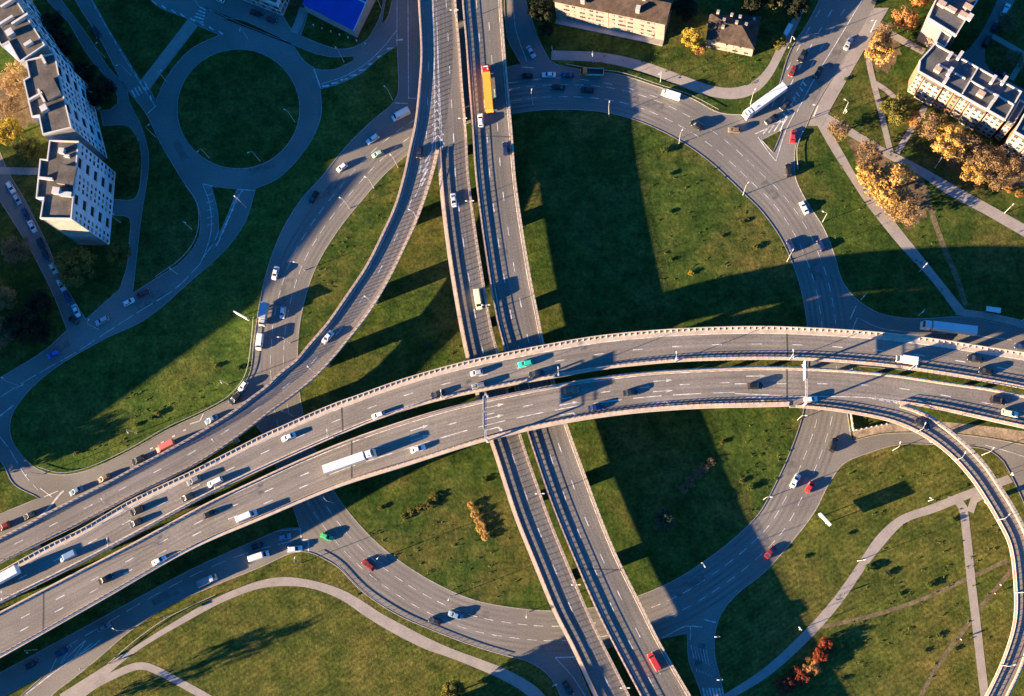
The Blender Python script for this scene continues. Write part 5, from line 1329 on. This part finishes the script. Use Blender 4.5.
for T, bx in ((ta, ((58, 192, 2.2, 2.0, 1.6, 'white'), (67, 195, 3.6, 1.4, 1.0, 'white'), (68, 176, 5.5, 6.0, 1.0, 'gable'), (47, 179.5, 4.6, .5, 1.3, 'white'), (63, 152, 1.6, 1.6, 1.4, 'white'), (68, 157, 1.6, .7, 1.0, 'white'))),
              (tb, ((46, 110, 2.0, 2.0, 1.8, 'white'), (52, 90, 4.5, 7.0, 1.2, 'gable'), (43, 97, .5, 5, 1.2, 'white'), (37, 98, 5, .5, 1.3, 'white'), (45, 61, .6, 3.4, 1.3, 'white'))),
              (tc_, ((12, 34.5, 2.2, 2.2, 1.8, 'white'), (22, 21, .6, 6, 1.6, 'white'), (11, 4, .6, 6, 1.6, 'white'), (30, 45, 1.0, 2.6, 1.5, 'white'), (8, 22, .6, 5, 1.4, 'white')))):
    for x, y, a_, b_, c_, m_ in bx: T.roofbox(x, y, (a_, b_, c_), 'roof_hatch' if m_ == 'white' else 'lift_house', m_, T.edge(0)[4])

# another estate block further left, two blocks added for shade, hall below the picture
Ld = 28 / math.tan(math.radians(SUN_EL)); dv = Vector((math.cos(_a), math.sin(_a), 0)) * Ld
s1, s2, s3 = at(46, 452) - dv, at(252, 304) - dv, at(360, 171) - dv
e1, e2 = (s2 - s1).normalized(), (s3 - s2).normalized()
td = Bld('tower_block', 'angled tower block of the estate standing left of the picture', 'tower block', [s1, s2, s3, s3 - e1 * 13, s2 - e1 * 13 + e2 * 13, s1 + e2 * 13], 28, 'panel', group=TG)
td.windows(td.nearest_edge(0, 400, 0), 9, [(k + .5) / 11 for k in range(11)], fh=2.95, z0=2.2)
shade_tower = Bld('tower_block', 'unseen tall tower block added for shade left of the picture behind the parked cars', 'tower block', [at(*p) for p in ((-118, 206), (-76, 200), (-60, 300), (-108, 312))], 37, 'panel', group=TG)  # added out of view to block sun coming through the tower gaps
shade_tower.windows(shade_tower.nearest_edge(-60, 250, 0), 9, [(k + .5) / 10 for k in range(10)], fh=3.4, z0=2.2)
shade_block = Bld('apartment_block', 'unseen pale lower block added for shade left of the picture beside the taller tower', 'apartment block', [at(*p) for p in ((-120, 314), (-60, 302), (-56, 334), (-116, 346))], 27, 'panel', group=FG0)  # added out of view to shade the strip the taller block leaves lit
shade_block.windows(shade_block.nearest_edge(-58, 318, 0), 7, [.2, .4, .6, .8], fh=3.1, z0=2.2)
hall = Bld('hall', 'flat roofed hall standing below the lower picture edge', 'building', [at(*p) for p in ((402, 717), (452, 724), (444, 806), (390, 796))], 16.5, 'gable')
hall.windows(1, 4, [.15, .3, .45, .6, .75, .9], z0=2.2)

# five storey flats on the right
FG = 'five storey flats'
def flats(label, poly, h, fp, bays, roofbits, parapet=.45, wall='salmon'):
    q0, q1 = at(918, 71.7, h), at(1005, 120.6, h); rz_ = math.atan2(q1.y - q0.y, q1.x - q0.x)
    F_ = Bld('apartment_block', label, 'apartment block', roofpoly(poly, h), h, wall, 'felt_grey', parapet=parapet, group=FG)
    if fp:
        e = F_.nearest_edge(*fp, h); a, u, L, nn, ang = F_.edge(e)
        for x0, x1, dep, mt, nw in bays:
            b = MB(); w_ = (x1 - x0) * L
            b.box((0, -dep / 2, h / 2 - .4), (w_ - .35, dep + .1, h - 1.2), 0)
            p = a + u * ((x0 + x1) / 2 * L); q = b.build('bay', M[mt], F_.root); q.location = (p.x, p.y, 0); q.rotation_euler = (0, 0, ang)
            b = MB(); b.box((w_ / 2 - .12, -dep / 2, h / 2), (.25, dep + .3, h - .5)); q = b.build('pilaster', M['salmon'], F_.root); q.location = (p.x, p.y, 0); q.rotation_euler = (0, 0, ang)
            g = MB(); ww = min(1.15, w_ / nw * .45); g.box((0, .02, 0), (ww + .2, .10, 1.35), 0); g.box((0, -.03, 0), (ww, .14, 1.15), 1); g.box((0, -.05, 0), (.07, .14, 1.15), 0)
            me = g.mesh('window', [M['frame'], M['pane']])
            for k in range(5):
                for c in range(nw):
                    if F_.nwin >= 100: break
                    pp = a + u * ((x0 + (x1 - x0) * (c + .5) / nw) * L) + nn * (dep + .06)
                    F_.child('window', me, (pp.x, pp.y, 1.9 + 2.75 * k), ang); F_.nwin += 1
    for x, y, d, nm, m_ in roofbits: F_.roofbox(x, y, d, nm, m_, rz_)
    return F_
HF = 14.5
main_poly = [(919.5, 60.5), (918, 71.7), (1005, 120.6), (1021.6, 92), (934.6, 43.8)]
bays = [(0, .085, .25, 'bay', 2), (.09, .30, .9, 'bay', 3), (.305, .42, .25, 'bay', 2), (.43, .50, .6, 'salmon', 1), (.505, .60, .25, 'bay', 2), (.61, .80, .9, 'bay', 3), (.81, .995, .3, 'bay', 3)]
f1 = flats('long five storey block with white and salmon bays facing the golden trees', main_poly, HF, (960, 95), bays,
      ((937, 70.5, (2.0, 1.6, 1.3), 'roof_vent', 'brick'), (980, 95, (2.2, 1.6, 1.4), 'roof_vent', 'brick'), (949, 73, (.9, 2.6, 1.6), 'chimney', 'white'), (945, 81.5, (.9, 2.0, 1.5), 'chimney', 'white'), (949, 57, (.8, 2.4, 1.3), 'chimney', 'white'), (959, 57, (.8, 2.8, 1.5), 'chimney', 'white'), (992, 81, (.8, 2.8, 1.5), 'chimney', 'white'), (1003, 82, (.8, 3.0, 1.5), 'chimney', 'white'), (994, 100, (.8, 2.4, 1.6), 'chimney', 'white'), (989, 107, (.8, 2.4, 1.5), 'chimney', 'white')))
for p0, p1 in (((977.8, 68), (962, 94)), ((1013, 105), (998, 96.5)), ((998, 96.5), (970, 81)), ((965, 79), (938, 64.5))):
    a, c = at(*p0, HF) - f1.o, at(*p1, HF) - f1.o; b = MB(); a.z = c.z = HF + .3; b.bar(a, c, .4, .55); b.build('roof_upstand', M['white'], f1.root)
f2 = flats('five storey block at the top with a blank sunlit gable wall', [(927.6, 18.4), (956, 36), (978, 0), (1005, -45), (977, -62), (934.6, 1.3)], HF + .6, None, (),
      ((941, 5, (2.4, 1.6, 1.3), 'roof_vent', 'brick'), (949, 9, (4.4, 1.2, 1.0), 'roof_vent', 'brick'), (967, 8.5, (2.6, 1.6, 1.4), 'roof_vent', 'brick'), (962.5, 16.5, (2.6, 1.6, 1.4), 'roof_vent', 'brick'), (969, 19, (1.2, 1.8, 1.8), 'chimney', 'white')), wall='cream')
f3 = flats('low recessed link between the two blocks of flats with a dark sunken roof', [(941, 30), (951.5, 36.4), (944.5, 48), (935, 42.6)], HF - .6, None, (), (), wall='salmon')
f4 = flats('five storey block cut off by the right frame edge, lower of the row', [(1014, 132), (1060, 158), (1074, 131), (1029, 105)], HF, (1036, 144), [(0, .35, .3, 'bay', 2), (.36, .64, .8, 'bay', 3), (.65, .99, .3, 'bay', 3)], ())
f5 = flats('low balcony link between the long block and the cut off block', [(1006.5, 121.5), (1013, 125.5), (1026, 103.5), (1019.5, 99.5)], HF - 2.2, (1010, 124), [(0.02, .98, .5, 'bay', 2)], (), wall='salmon')

def hip_roof(root, o, pts, z, ridge, zr_, m, over=.5, name='roof'):
    """pts: four eave corners (world, ccw), ridge: two world points"""
    b = MB(); c = sum(pts, Vector()) / 4
    e = [p + (p - c).normalized() * over - o for p in pts]; r = [q - o for q in ridge]
    v = [(p.x, p.y, z) for p in e] + [(q.x, q.y, zr_) for q in r] + [(p.x, p.y, z - .25) for p in e]
    b.add(v, [(0, 1, 5, 4), (1, 2, 5), (2, 3, 4, 5), (3, 0, 4), (9, 8, 7, 6), (0, 6, 7, 1), (1, 7, 8, 2), (2, 8, 9, 3), (3, 9, 6, 0)])
    return b.build(name, M[m], root, fixn=True)
# long apartment house at the top
HT = 12.0
pa = [at(554.6, 1.3, HT), at(665, 24.1, HT)]
ax = (pa[1] - pa[0]).normalized(); ny = Vector((-ax.y, ax.x, 0))
pa += [pa[1] + ny * 12, pa[0] + ny * 12]
ap = Bld('apartment_house', 'long cream four storey house under a dark brown roof at the top', 'apartment house', pa, HT, 'cream', parapet=0)
bpy.data.objects.remove(ap.roof)
P = [Vector((p.x, p.y, 0)) for p in pa]
rf = hip_roof(ap.root, ap.o, P, HT + .05, [P[0] + ny * 6 - ax * .5, P[1] + ny * 6 + ax * .5], HT + 3.2, 'tile')
ee = ap.nearest_edge(610, 13, HT)
ap.windows(ee, 4, [.09, .115, .17, .235, .26, .31, .335, .385, .41, .43, .535, .59, .61, .63, .675, .70, .78, .80, .855, .875, .895], w=.7, hh=.95, z0=2.3, fh=2.75)
a, u, L, nn, ang = ap.edge(ee)
b = MB(); b.box((0, -.06, HT / 2), (.3, .14, HT - .4)); q = b.build('downpipe', M['brick'], ap.root); pp = a + u * (.485 * L); q.location = (pp.x, pp.y, 0); q.rotation_euler = (0, 0, ang)
for px, py, d in ((583, 1.5, (1.2, 1.2, 2.2)), (638, 10, (1.2, 1.6, 2.4)), (644, 0.5, (1.0, 1.0, 2.0))):
    p = at(px, py, HT + 2) - ap.o; b = MB(); b.box((0, 0, 0), d, 0); b.box((0, 0, d[2] / 2 + .06), (d[0] + .2, d[1] + .2, .12), 1)
    q = b.build('chimney', [M['brick'], M['white']], ap.root); q.location = (p.x, p.y, HT + 2.4); q.rotation_euler = (0, 0, ang)
b = MB(); b.box((0, -1.0, .25), (L, 2.0, .5)); q = b.build('plinth_terrace', M['slab'], ap.root); pp = a + u * (.5 * L); q.location = (pp.x, pp.y, 0); q.rotation_euler = (0, 0, ang)

# hipped roof house
HH = 6.0
hp = [at(707.3, 39, HH), at(753.7, 48.6, HH), at(760, 17, HH), at(711, 13.5, HH)]
ho = Bld('house', 'cream house with a brown hipped roof and many chimneys', 'house', hp, HH, 'cream', parapet=0)
bpy.data.objects.remove(ho.roof)
P = [Vector((p.x, p.y, 0)) for p in hp]
hip_roof(ho.root, ho.o, P, HH + .05, [at(727, 23.5, 9.6), at(742, 25.5, 9.6)], 9.6, 'tile')
ee = ho.nearest_edge(730, 44, HH)
ho.windows(ee, 2, [.14, .38, .62, .86], w=1.2, hh=1.0, z0=1.7, fh=2.7)
a, u, L, nn, ang = ho.edge(ee)
for k in range(4):
    b = MB(); b.box((0, -.25, HH - .55), (1.9, .5, 1.3)); q = b.build('dormer', M['cream'], ho.root); pp = a + u * ((.06 + .29 * k) * L); q.location = (pp.x, pp.y, 0); q.rotation_euler = (0, 0, ang)
for px, py, z in ((718, 12.5, 7.0), (724, 20.5, 8.8), (736.5, 23, 9.6), (723, 27.5, 8.6), (731.7, 15.5, 7.6), (740, 17.5, 7.9), (746, 25, 8.6), (754, 20, 7.0)):
    p = at(px, py, z) - ho.o; b = MB(); b.box((0, 0, .0), (.8, .8, 1.8), 0); b.box((0, 0, .95), (.95, .95, .12), 1)
    q = b.build('chimney', [M['brick'], M['slab']], ho.root); q.location = (p.x, p.y, z); q.rotation_euler = (0, 0, ang)

# white building and blue roofed hall at the top
wb_ = Bld('office_building', 'white building with dark windows at the top frame edge beside the blue roof', 'building', roofpoly([(277, 5), (236, -11), (250, -45), (291, -29)], 8), 8, 'white', group=None)
for e_, xs in ((wb_.nearest_edge(258, -2, 8), [(k + .5) / 8 for k in range(8)]), (wb_.nearest_edge(284, -10, 8), [(k + .5) / 6 for k in range(6)])): wb_.windows(e_, 2, xs, w=1.3, hh=1.6, z0=2.2, fh=3.2)
bp_ = roofpoly([(303, 4), (353.5, 29.8), (383, -30), (333, -56)], 6)
bh = Bld('warehouse', 'hall with a bright blue sheet metal roof at the top', 'warehouse', bp_, 6, 'gable', parapet=0)
bpy.data.objects.remove(bh.roof)
q = [Vector((p.x, p.y, 0)) - bh.o for p in bp_]; b = MB()
mid = lambda a, c, t: a.lerp(c, t)
q = [p + p.normalized() * .4 for p in q]
r0, r1 = mid(q[0], q[3], .42), mid(q[1], q[2], .42)
v = [(q[0].x, q[0].y, 6.1), (q[1].x, q[1].y, 6.1), (r1.x, r1.y, 7.3), (r0.x, r0.y, 7.3), (q[2].x, q[2].y, 6.1), (q[3].x, q[3].y, 6.1)]
b.add(v, [(0, 1, 2, 3), (3, 2, 4, 5)]); rf = b.build('roof', M['blue_roof'], bh.root, fixn=True)
b = MB()
for (p0, p1, p2, p3) in ((v[0], v[1], v[2], v[3]), (v[5], v[4], v[2], v[3])):
    for k in range(1, 22):
        t = k / 22; b.bar(Vector(p0).lerp(Vector(p1), t) + UP * .03, Vector(p3).lerp(Vector(p2), t) + UP * .03, .07, .07)
b.build('standing_seams', M['blue_roof'], rf)
b = MB(); b.bar(Vector(v[3]) + UP * .08, Vector(v[2]) + UP * .08, .5, .12); b.build('ridge_cap', M['white'], rf)
for k, (i, j) in enumerate(((1, 2), (2, 4))):
    b = MB(); b.bar(Vector(v[i]) + UP * .06, Vector(v[j]) + UP * .06, .3, .14); b.build('verge_trim', M['white'], rf)
for k in range(7):
    x, y = 314 + 8.6 * k, 26 + 3.1 * k
    p = at(x, y); pr = empty('bollard', p + UP * LAWNZ); tag(pr, ['pale bollard nearest the yard path, first in the row below the blue roof', 'second pale bollard in the row below the blue roof', 'third pale bollard in the row below the blue roof', 'fourth pale bollard in the row below the blue roof', 'fifth pale bollard in the row below the blue roof', 'sixth pale bollard in the row below the blue roof', 'last pale bollard in the row below the blue roof, nearest the lane'][k], 'bollard', 'bollards below the blue roof')
    b = MB(); b.tube([(0, 0, 0), (0, 0, .9)], .22, 8); b.build('post', M['slab'], pr); b = MB(); b.tube([(0, 0, .9), (0, 0, 1.05)], [.26, .12], 8); b.build('cap', M['lamp'], pr)

# ------------------------------------------------------------------ trees and shrubs
def crown_mesh(seed, n=4600, flat=1.0, sparse=1.0, leaf=.062):
    q = random.Random(seed); b = MB(); cl = []
    for k in range(46):
        while True:
            v = Vector((q.uniform(-1, 1), q.uniform(-1, 1), q.uniform(-1, 1)))
            if .2 < v.length < .86: break
        cl.append((v, q.uniform(.13, .34)))
    for k in range(int(n * sparse)):
        c, r = q.choice(cl)
        d = Vector((q.gauss(0, 1), q.gauss(0, 1), q.gauss(0, 1))).normalized() * r * q.uniform(.45, 1.12)
        p = c + d; nn = (d.normalized() + Vector((q.gauss(0, .5), q.gauss(0, .5), q.gauss(0, .5) + .25))).normalized()
        t = nn.cross(Vector((q.gauss(0, 1), q.gauss(0, 1), q.gauss(0, 1)))).normalized(); s_ = nn.cross(t); L = leaf * q.uniform(.6, 1.3)
        b.add([p - t * L, p + s_ * L * .7, p + t * L, p - s_ * L * .7], [(0, 1, 2, 3)])
    return b.mesh('crown', [None])
CROWN = [crown_mesh(s) for s in (1, 2, 3, 4, 5)]; THIN = [crown_mesh(s, sparse=.5, leaf=.052) for s in (11, 12, 13)]
def trunk_mesh(seed):
    q = random.Random(seed); b = MB()
    b.tube([(0, 0, -.05), (.01, 0, .3), (.0, .02, .6), (0, 0, .85)], [.035, .027, .018, .008], 7)
    for k in range(6):
        a_ = k * 1.05 + q.uniform(-.3, .3); z = .36 + .07 * k; r = q.uniform(.22, .36)
        b.tube([(0, 0, z), (math.cos(a_) * r * .5, math.sin(a_) * r * .5, z + .1), (math.cos(a_) * r, math.sin(a_) * r, z + .24)], [.016, .011, .004], 5)
    return b.mesh('trunk', [M['wood']])
TRUNK = [trunk_mesh(s) for s in (1, 2, 3)]
tn = [0]
def tree(px, py, r, h, col, label, thin=False, group='trees', nm='tree', sx=1.0, rot=None):
    tn[0] += 1; k = tn[0]; p = at(px, py, h * .55); p.z = LAWNZ
    root = empty(nm, p, rnd.uniform(0, 6.28) if rot is None else rot); tag(root, label, 'tree' if nm == 'tree' else 'shrub', group)
    t = bpy.data.objects.new('trunk' if nm == 'tree' else 'stem', TRUNK[k % 3]); COL.objects.link(t); t.parent = root; t.scale = (max(r * 1.8, h * .5), max(r * 1.8, h * .5), h * .95)
    cz = h * (.60 if nm == 'tree' else .5); rz = h - cz
    c = bpy.data.objects.new('crown' if nm == 'tree' else 'foliage', (THIN if thin else CROWN)[k % (3 if thin else 5)]); COL.objects.link(c); c.parent = root
    c.location = (0, 0, cz); c.scale = (r * 1.08 * sx, r * 1.08, rz * 1.05); c.rotation_euler = (0, 0, rnd.uniform(0, 6.28) if rot is None else 0)
    c.material_slots[0].link = 'OBJECT'; c.material_slots[0].material = LEAF[col]
    return root
for a in (
 (905, 19, 4.2, 9, 'orange', 'orange tree at the top beside the blank gable'), (879, 49, 4.8, 10, 'gold', 'golden tree beside the arterial pavement'),
 (884, 34, 3.4, 8, 'brown', 'thin brown tree between orange and golden trees at the arterial', True), (919, -3, 4.0, 9, 'orange', 'orange tree cut off by the top frame edge'),
 (896, 110, 5.0, 9, 'olive', 'olive green round tree in the path triangle'), (913, 119, 2.6, 6, 'orange', 'small orange tree at the entrance path'),
 (932, 127, 4.6, 9, 'brown', 'brown half bare tree before the long flats, left one', True), (951, 144, 5.6, 11, 'gold', 'tall golden tree before the long flats'),
 (944, 134, 3.0, 8, 'yellow', 'small yellow tree squeezed between brown and golden trees'), (969, 150, 5.2, 10, 'brown', 'large brown bare tree right of the tall golden one', True),
 (990, 158, 4.8, 9, 'brown', 'brown bare tree near the right edge below the flats', True), (1012, 168, 4.2, 8, 'brown', 'brown thin tree at the right frame edge', True),
 (839, 129, 4.0, 7, 'brown', 'bare brown tree at the path fork', True), (869, 153, 4.6, 7, 'brown', 'bare brown tree beside the upper path', True), (867, 174, 4.0, 8, 'gold', 'yellow tree just left of the large golden tree'),
 (891, 186, 7.6, 10, 'gold', 'large golden tree beside the dirt track'), (881, 180, 4.2, 7, 'gold', 'smaller golden tree touching the large golden one on its left'), (904, 208, 6.0, 8, 'tan', 'pale tan tree leaning on the large golden tree below', True),
 (975, 173, 4.0, 7, 'gold', 'gold tree below the large brown bare tree'), (998, 178, 4.2, 8, 'brown', 'brown tree low at the right edge by the lawn', True),
 (692.8, 38.8, 3.6, 11, 'yellow', 'yellow green poplar between the long house and the hipped house'), (699, 48, 2.4, 4, 'orange', 'small orange tree at the foot of the poplar'),
 (779, 42, 2.8, 5, 'olive', 'small olive tree by the arterial bus stop'), (774, 1, 4.0, 9, 'olive', 'olive tree at the top edge beside the arterial'),
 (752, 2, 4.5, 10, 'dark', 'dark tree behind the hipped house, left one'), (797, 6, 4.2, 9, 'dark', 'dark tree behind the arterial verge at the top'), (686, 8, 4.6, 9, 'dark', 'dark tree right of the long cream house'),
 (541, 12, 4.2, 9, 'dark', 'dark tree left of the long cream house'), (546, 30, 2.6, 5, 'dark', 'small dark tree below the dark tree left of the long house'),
 (17, 80, 7.0, 10, 'tan', 'large pale orange tree behind the middle tower', True), (8, 130, 5.0, 9, 'yellow', 'yellow tree at the left frame edge behind the towers'), (26, 148, 4.6, 8, 'olive', 'olive tree below the yellow one behind the towers'),
 (9, 108, 4.5, 7, 'brown', 'bare brown tree between orange and yellow trees behind the towers', True),
 (128, 148, 4.4, 9, 'olive', 'olive tree by the lowest tower front, upper of two'), (131, 166, 3.8, 8, 'olive', 'olive tree by the lowest tower front, lower of two'),
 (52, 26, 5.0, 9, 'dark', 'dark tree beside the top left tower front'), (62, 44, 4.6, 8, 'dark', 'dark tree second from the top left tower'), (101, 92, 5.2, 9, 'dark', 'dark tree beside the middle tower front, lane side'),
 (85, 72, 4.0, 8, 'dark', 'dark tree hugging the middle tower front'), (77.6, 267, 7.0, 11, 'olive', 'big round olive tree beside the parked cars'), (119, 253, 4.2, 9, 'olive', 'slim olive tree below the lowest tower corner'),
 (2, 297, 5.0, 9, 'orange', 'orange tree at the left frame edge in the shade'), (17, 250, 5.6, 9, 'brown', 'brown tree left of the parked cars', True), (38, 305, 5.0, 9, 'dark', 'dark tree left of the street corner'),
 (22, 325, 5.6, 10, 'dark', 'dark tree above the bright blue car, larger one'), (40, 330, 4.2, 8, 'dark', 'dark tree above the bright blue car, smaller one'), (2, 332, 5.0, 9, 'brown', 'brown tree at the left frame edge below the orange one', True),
 (452, 694, 4.0, 9, 'olive', 'yellow green tree cut off by the bottom frame edge'), (664, 520, 3.4, 5, 'greyg', 'grey green tree in the viaduct shade on the central lawn'),
 (-52, 482, 4.4, 12, 'olive', 'olive tree standing left of the picture by the junction'), (46, 720, 3.8, 17, 'green', 'tall thin crowned tree standing below the lower picture edge', True),
 (955, 30, 0.1, 1, 'dark', None)):
    if a[5]: tree(*a)
for px, py, lb in ((1008, 22, 'shaded brown tree on the courtyard lawn, upper one'), (1014, 60, 'shaded brown tree on the courtyard lawn, lower one')): tree(px, py, 3.4, 7, 'brown', lb, True)
SG = 'shrubs on the lawns'
def bush(px, py, r, col, label, h=None, **k): tree(px, py, r * .85, (h or r * 1.5) * .58, col, label, nm='shrub', group=SG, **k)
row = ['upmost', 'second', 'third', 'fourth', 'lowest']
for k, (x, y, r) in enumerate(((826, 644, 2.4), (820, 655, 2.7), (812, 667, 3.1), (799, 677, 3.4), (785, 685, 3.4))): bush(x, y, r, 'red' if k != 2 else 'orange', ('orange' if k == 2 else 'dark red') + ' shrub, ' + row[k] + ' in the red row on the south-east lawn', 5.4)
for k, (x, y, r) in enumerate(((471, 505, 1.4), (475, 513, 1.8), (479, 521, 1.9), (482, 529, 2.1), (486, 537, 1.6))): bush(x, y, r, 'gold', 'golden shrub, ' + row[k] + ' in the golden row on the south lawn', 2.4)
for k, (x, y, r) in enumerate(((711, 462, 1.8), (704, 468, 2.0), (697, 474, 2.2), (690, 482, 2.3), (684, 489, 1.9))): bush(x, y, r, 'brown', 'brown shrub, ' + row[k] + ' in the brown row on the shaded central lawn', 2.2, thin=True)
for k, (x, y, r) in enumerate(((434, 497, 1.7), (428, 505, 2.0), (420, 508, 1.7), (411, 512, 1.5), (404, 517, 1.3))): bush(x, y, r, 'olive', 'olive shrub, ' + row[k] + ' in the olive row near the upper viaduct', 2.0)
for x, y, r, c, lb in ((887.7, 573.4, 1.2, 'greyg', 'lone pale shrub with a long shadow, south-east lawn'), (929.6, 585, 1.3, 'green', 'green shrub in the middle of the south-east lawn'),
   (900, 594, .8, 'green', 'small green shrub by the worn track, south-east lawn'), (953, 520, 1.2, 'green', 'green shrub just below the winding path end'), (870, 568, 1.6, 'green', 'green shrub against the winding path'),
   (938.6, 635, .9, 'green', 'small green shrub between the two worn tracks'), (848, 534, .8, 'green', 'small green shrub above the winding path'), (805, 557, .8, 'green', 'small green shrub near the ring kerb, south-east lawn'),
   (843, 679, .9, 'dark', 'small dark shrub right of the red row'), (955, 649, .8, 'green', 'small green shrub by the lower walker'), (925, 651, .8, 'green', 'small green shrub left of the lower walker'),
   (380, 508, 1.0, 'olive', 'small olive shrub by the viaduct shade, south lawn'), (484, 480, 1.2, 'green', 'green shrub beside the lower viaduct, south lawn'),
   (429, 346, 1.1, 'greyg', 'grey green shrub between ramp and lower viaduct'), (412, 334, .9, 'green', 'small green shrub in the shade between ramp and viaduct'),
   (151, 417.6, 1.2, 'green', 'green shrub in the lit west lawn, left of two'), (158, 413, 1.2, 'olive', 'olive shrub in the lit west lawn, right of two'),
   (216, 366, 1.1, 'olive', 'olive shrub below the west billboard'), (76, 452, 1.3, 'olive', 'olive shrub at the bottom of the west lawn'), (136, 425, .9, 'green', 'small green shrub under the lit west lawn lamp'),
   (238, 368, 1.1, 'green', 'green shrub in the west lawn corner by the kerb car'), (670, 174, 1.0, 'green', 'green shrub high on the sunlit central lawn'), (665, 150, 1.7, 'green', 'bushy green shrub on the sunlit central lawn, top'),
   (691, 273, 1.1, 'yellow', 'yellow shrub on the sunlit central lawn'), (670, 212, .9, 'green', 'small green shrub beside the big shadow on the central lawn'), (756, 247, 1.2, 'olive', 'olive shrub near the sunlit east ring'),
   (742, 222, 1.0, 'olive', 'small olive shrub above the olive one near the east ring'), (671, 260, .8, 'green', 'tiny green shrub left of the yellow one'), (722, 236, .8, 'olive', 'tiny olive shrub in the sunlit central lawn'),
   (751, 487, 1.4, 'green', 'green shrub in the sunlit south-east corner of the central lawn'), (742, 481, 1.0, 'olive', 'olive shrub beside the green one, south-east central lawn'), (722, 442, .9, 'olive', 'small olive shrub below the upper viaduct on the central lawn'),
   (700, 25 + 22, .8, 'green', 'tiny green shrub at the poplar foot'), (846, 79, .8, 'green', 'small green shrub on the triangular arterial lawn'), (978, 186, 1.6, 'orange', 'orange bush on the east lawn, left of three'), (1009, 189, 1.6, 'orange', 'orange bush on the east lawn, middle of three'), (1019, 194, 1.5, 'orange', 'orange bush on the east lawn, right of three'),
   (866, 417, .8, 'green', 'tiny green shrub in the walled corner below the viaduct')):
    bush(x, y, r, c, lb)

# low wild growth dotted over the lawns
def on_lawn(p):
    for P in LAWNS:
        ins = False
        for a, c in zip(P, P[1:] + P[:1]):
            if (a.y > p.y) != (c.y > p.y) and p.x < (c.x - a.x) * (p.y - a.y) / (c.y - a.y) + a.x: ins = not ins
        if ins: return True
    return False
q = random.Random(5); b = MB()
for (x0, y0, x1, y1, n) in ((590, 130, 790, 330, 120), (350, 520, 540, 600, 70), (60, 380, 250, 465, 80), (740, 420, 790, 520, 40), (830, 470, 1000, 690, 90), (300, 200, 400, 330, 60), (810, 150, 950, 300, 70), (590, 30, 760, 85, 50), (320, 330, 460, 400, 30)):
    for k in range(n):
        c = at(q.uniform(x0, x1), q.uniform(y0, y1), LAWNZ); r = q.uniform(.15, .5)
        if in_deck('R', c) or not on_lawn(c): continue
        for j in range(5):
            p = c + Vector((q.uniform(-r, r), q.uniform(-r, r), q.uniform(.05, r))); t = Vector((q.gauss(0, 1), q.gauss(0, 1), q.gauss(0, .5))).normalized() * .22; s_ = t.cross(Vector((q.gauss(0, 1), q.gauss(0, 1), 1)).normalized())
            b.add([p - t, p + s_, p + t, p - s_], [(0, 1, 2, 3)])
tag(b.build("weeds", leaf_mat("weed_leaves", (.05, .07, .02), (.11, .12, .035))), "low wild growth dotted over the lawns", "weeds", kind="stuff")

# ------------------------------------------------------------------ people walking
def person(px, py, deg, jacket, label):
    me = bpy.data.meshes.new('person')
    J = [((0, 0, .95), .14), ((0, 0, 1.2), .15), ((0, 0, 1.42), .13), ((0, 0, 1.52), .06), ((.02, 0, 1.66), .10), ((.02, 0, 1.74), .07),
         ((0, .09, .90), .10), ((.16, .10, .5), .07), ((.10, .10, .08), .05), ((.24, .10, .04), .045),
         ((0, -.09, .90), .10), ((-.08, -.10, .5), .07), ((-.28, -.10, .12), .05), ((-.18, -.10, .04), .045),
         ((0, .20, 1.40), .07), ((-.12, .26, 1.12), .05), ((-.02, .26, .88), .04), ((0, -.20, 1.40), .07), ((.12, -.26, 1.12), .05), ((.24, -.25, .92), .04)]
    E_ = [(0, 1), (1, 2), (2, 3), (3, 4), (4, 5), (0, 6), (6, 7), (7, 8), (8, 9), (0, 10), (10, 11), (11, 12), (12, 13), (2, 14), (14, 15), (15, 16), (2, 17), (17, 18), (18, 19)]
    me.from_pydata([j[0] for j in J], E_, [])
    m = bpy.data.materials.new('walker_clothes'); m.use_nodes = True; t = m.node_tree; N = t.nodes
    tc = N.new('ShaderNodeTexCoord'); sp = N.new('ShaderNodeSeparateXYZ'); r = N.new('ShaderNodeValToRGB'); r.color_ramp.interpolation = 'CONSTANT'
    t.links.new(tc.outputs['Generated'], sp.inputs[0]); t.links.new(sp.outputs[2], r.inputs[0]); t.links.new(r.outputs[0], N['Principled BSDF'].inputs['Base Color'])
    e = r.color_ramp.elements; e[0].color = (.03, .035, .06, 1); e[1].position = .5; e[1].color = (*jacket, 1)
    x = e.new(.84); x.color = (.45, .28, .2, 1); x = e.new(.95); x.color = (.05, .03, .02, 1)
    me.materials.append(m)
    p = at(px, py); q_ = at(px + 6 * math.cos(math.radians(deg)), py - 6 * math.sin(math.radians(deg))); d = q_ - p
    root = bpy.data.objects.new('person', me); COL.objects.link(root); root.location = p + UP * (LAWNZ + .03); root.rotation_euler = (0, 0, math.atan2(d.y, d.x))
    tag(root, label, 'person', 'people walking on the paths')
    sk = root.modifiers.new('skin', 'SKIN'); sk.use_smooth_shade = True
    for v, j in zip(me.skin_vertices[0].data, J): v.radius = (j[1], j[1])
    me.skin_vertices[0].data[0].use_root = True
    root.modifiers.new('sub', 'SUBSURF').render_levels = 1
person(960, 639.4, 40, (.6, .6, .6), 'walker in a pale jacket on the lower worn track')
person(994, 593.6, 45, (.55, .22, .08), 'walker in an orange jacket near the loop ramp')
person(999.5, 585, 45, (.5, .5, .55), 'walker in a pale top ahead of the orange jacket')
person(843, 593.6, 225, (.12, .10, .12), 'walker in dark clothes on the winding path')
person(111, 663, 40, (.05, .06, .10), 'walker in dark clothes on the lower left path')
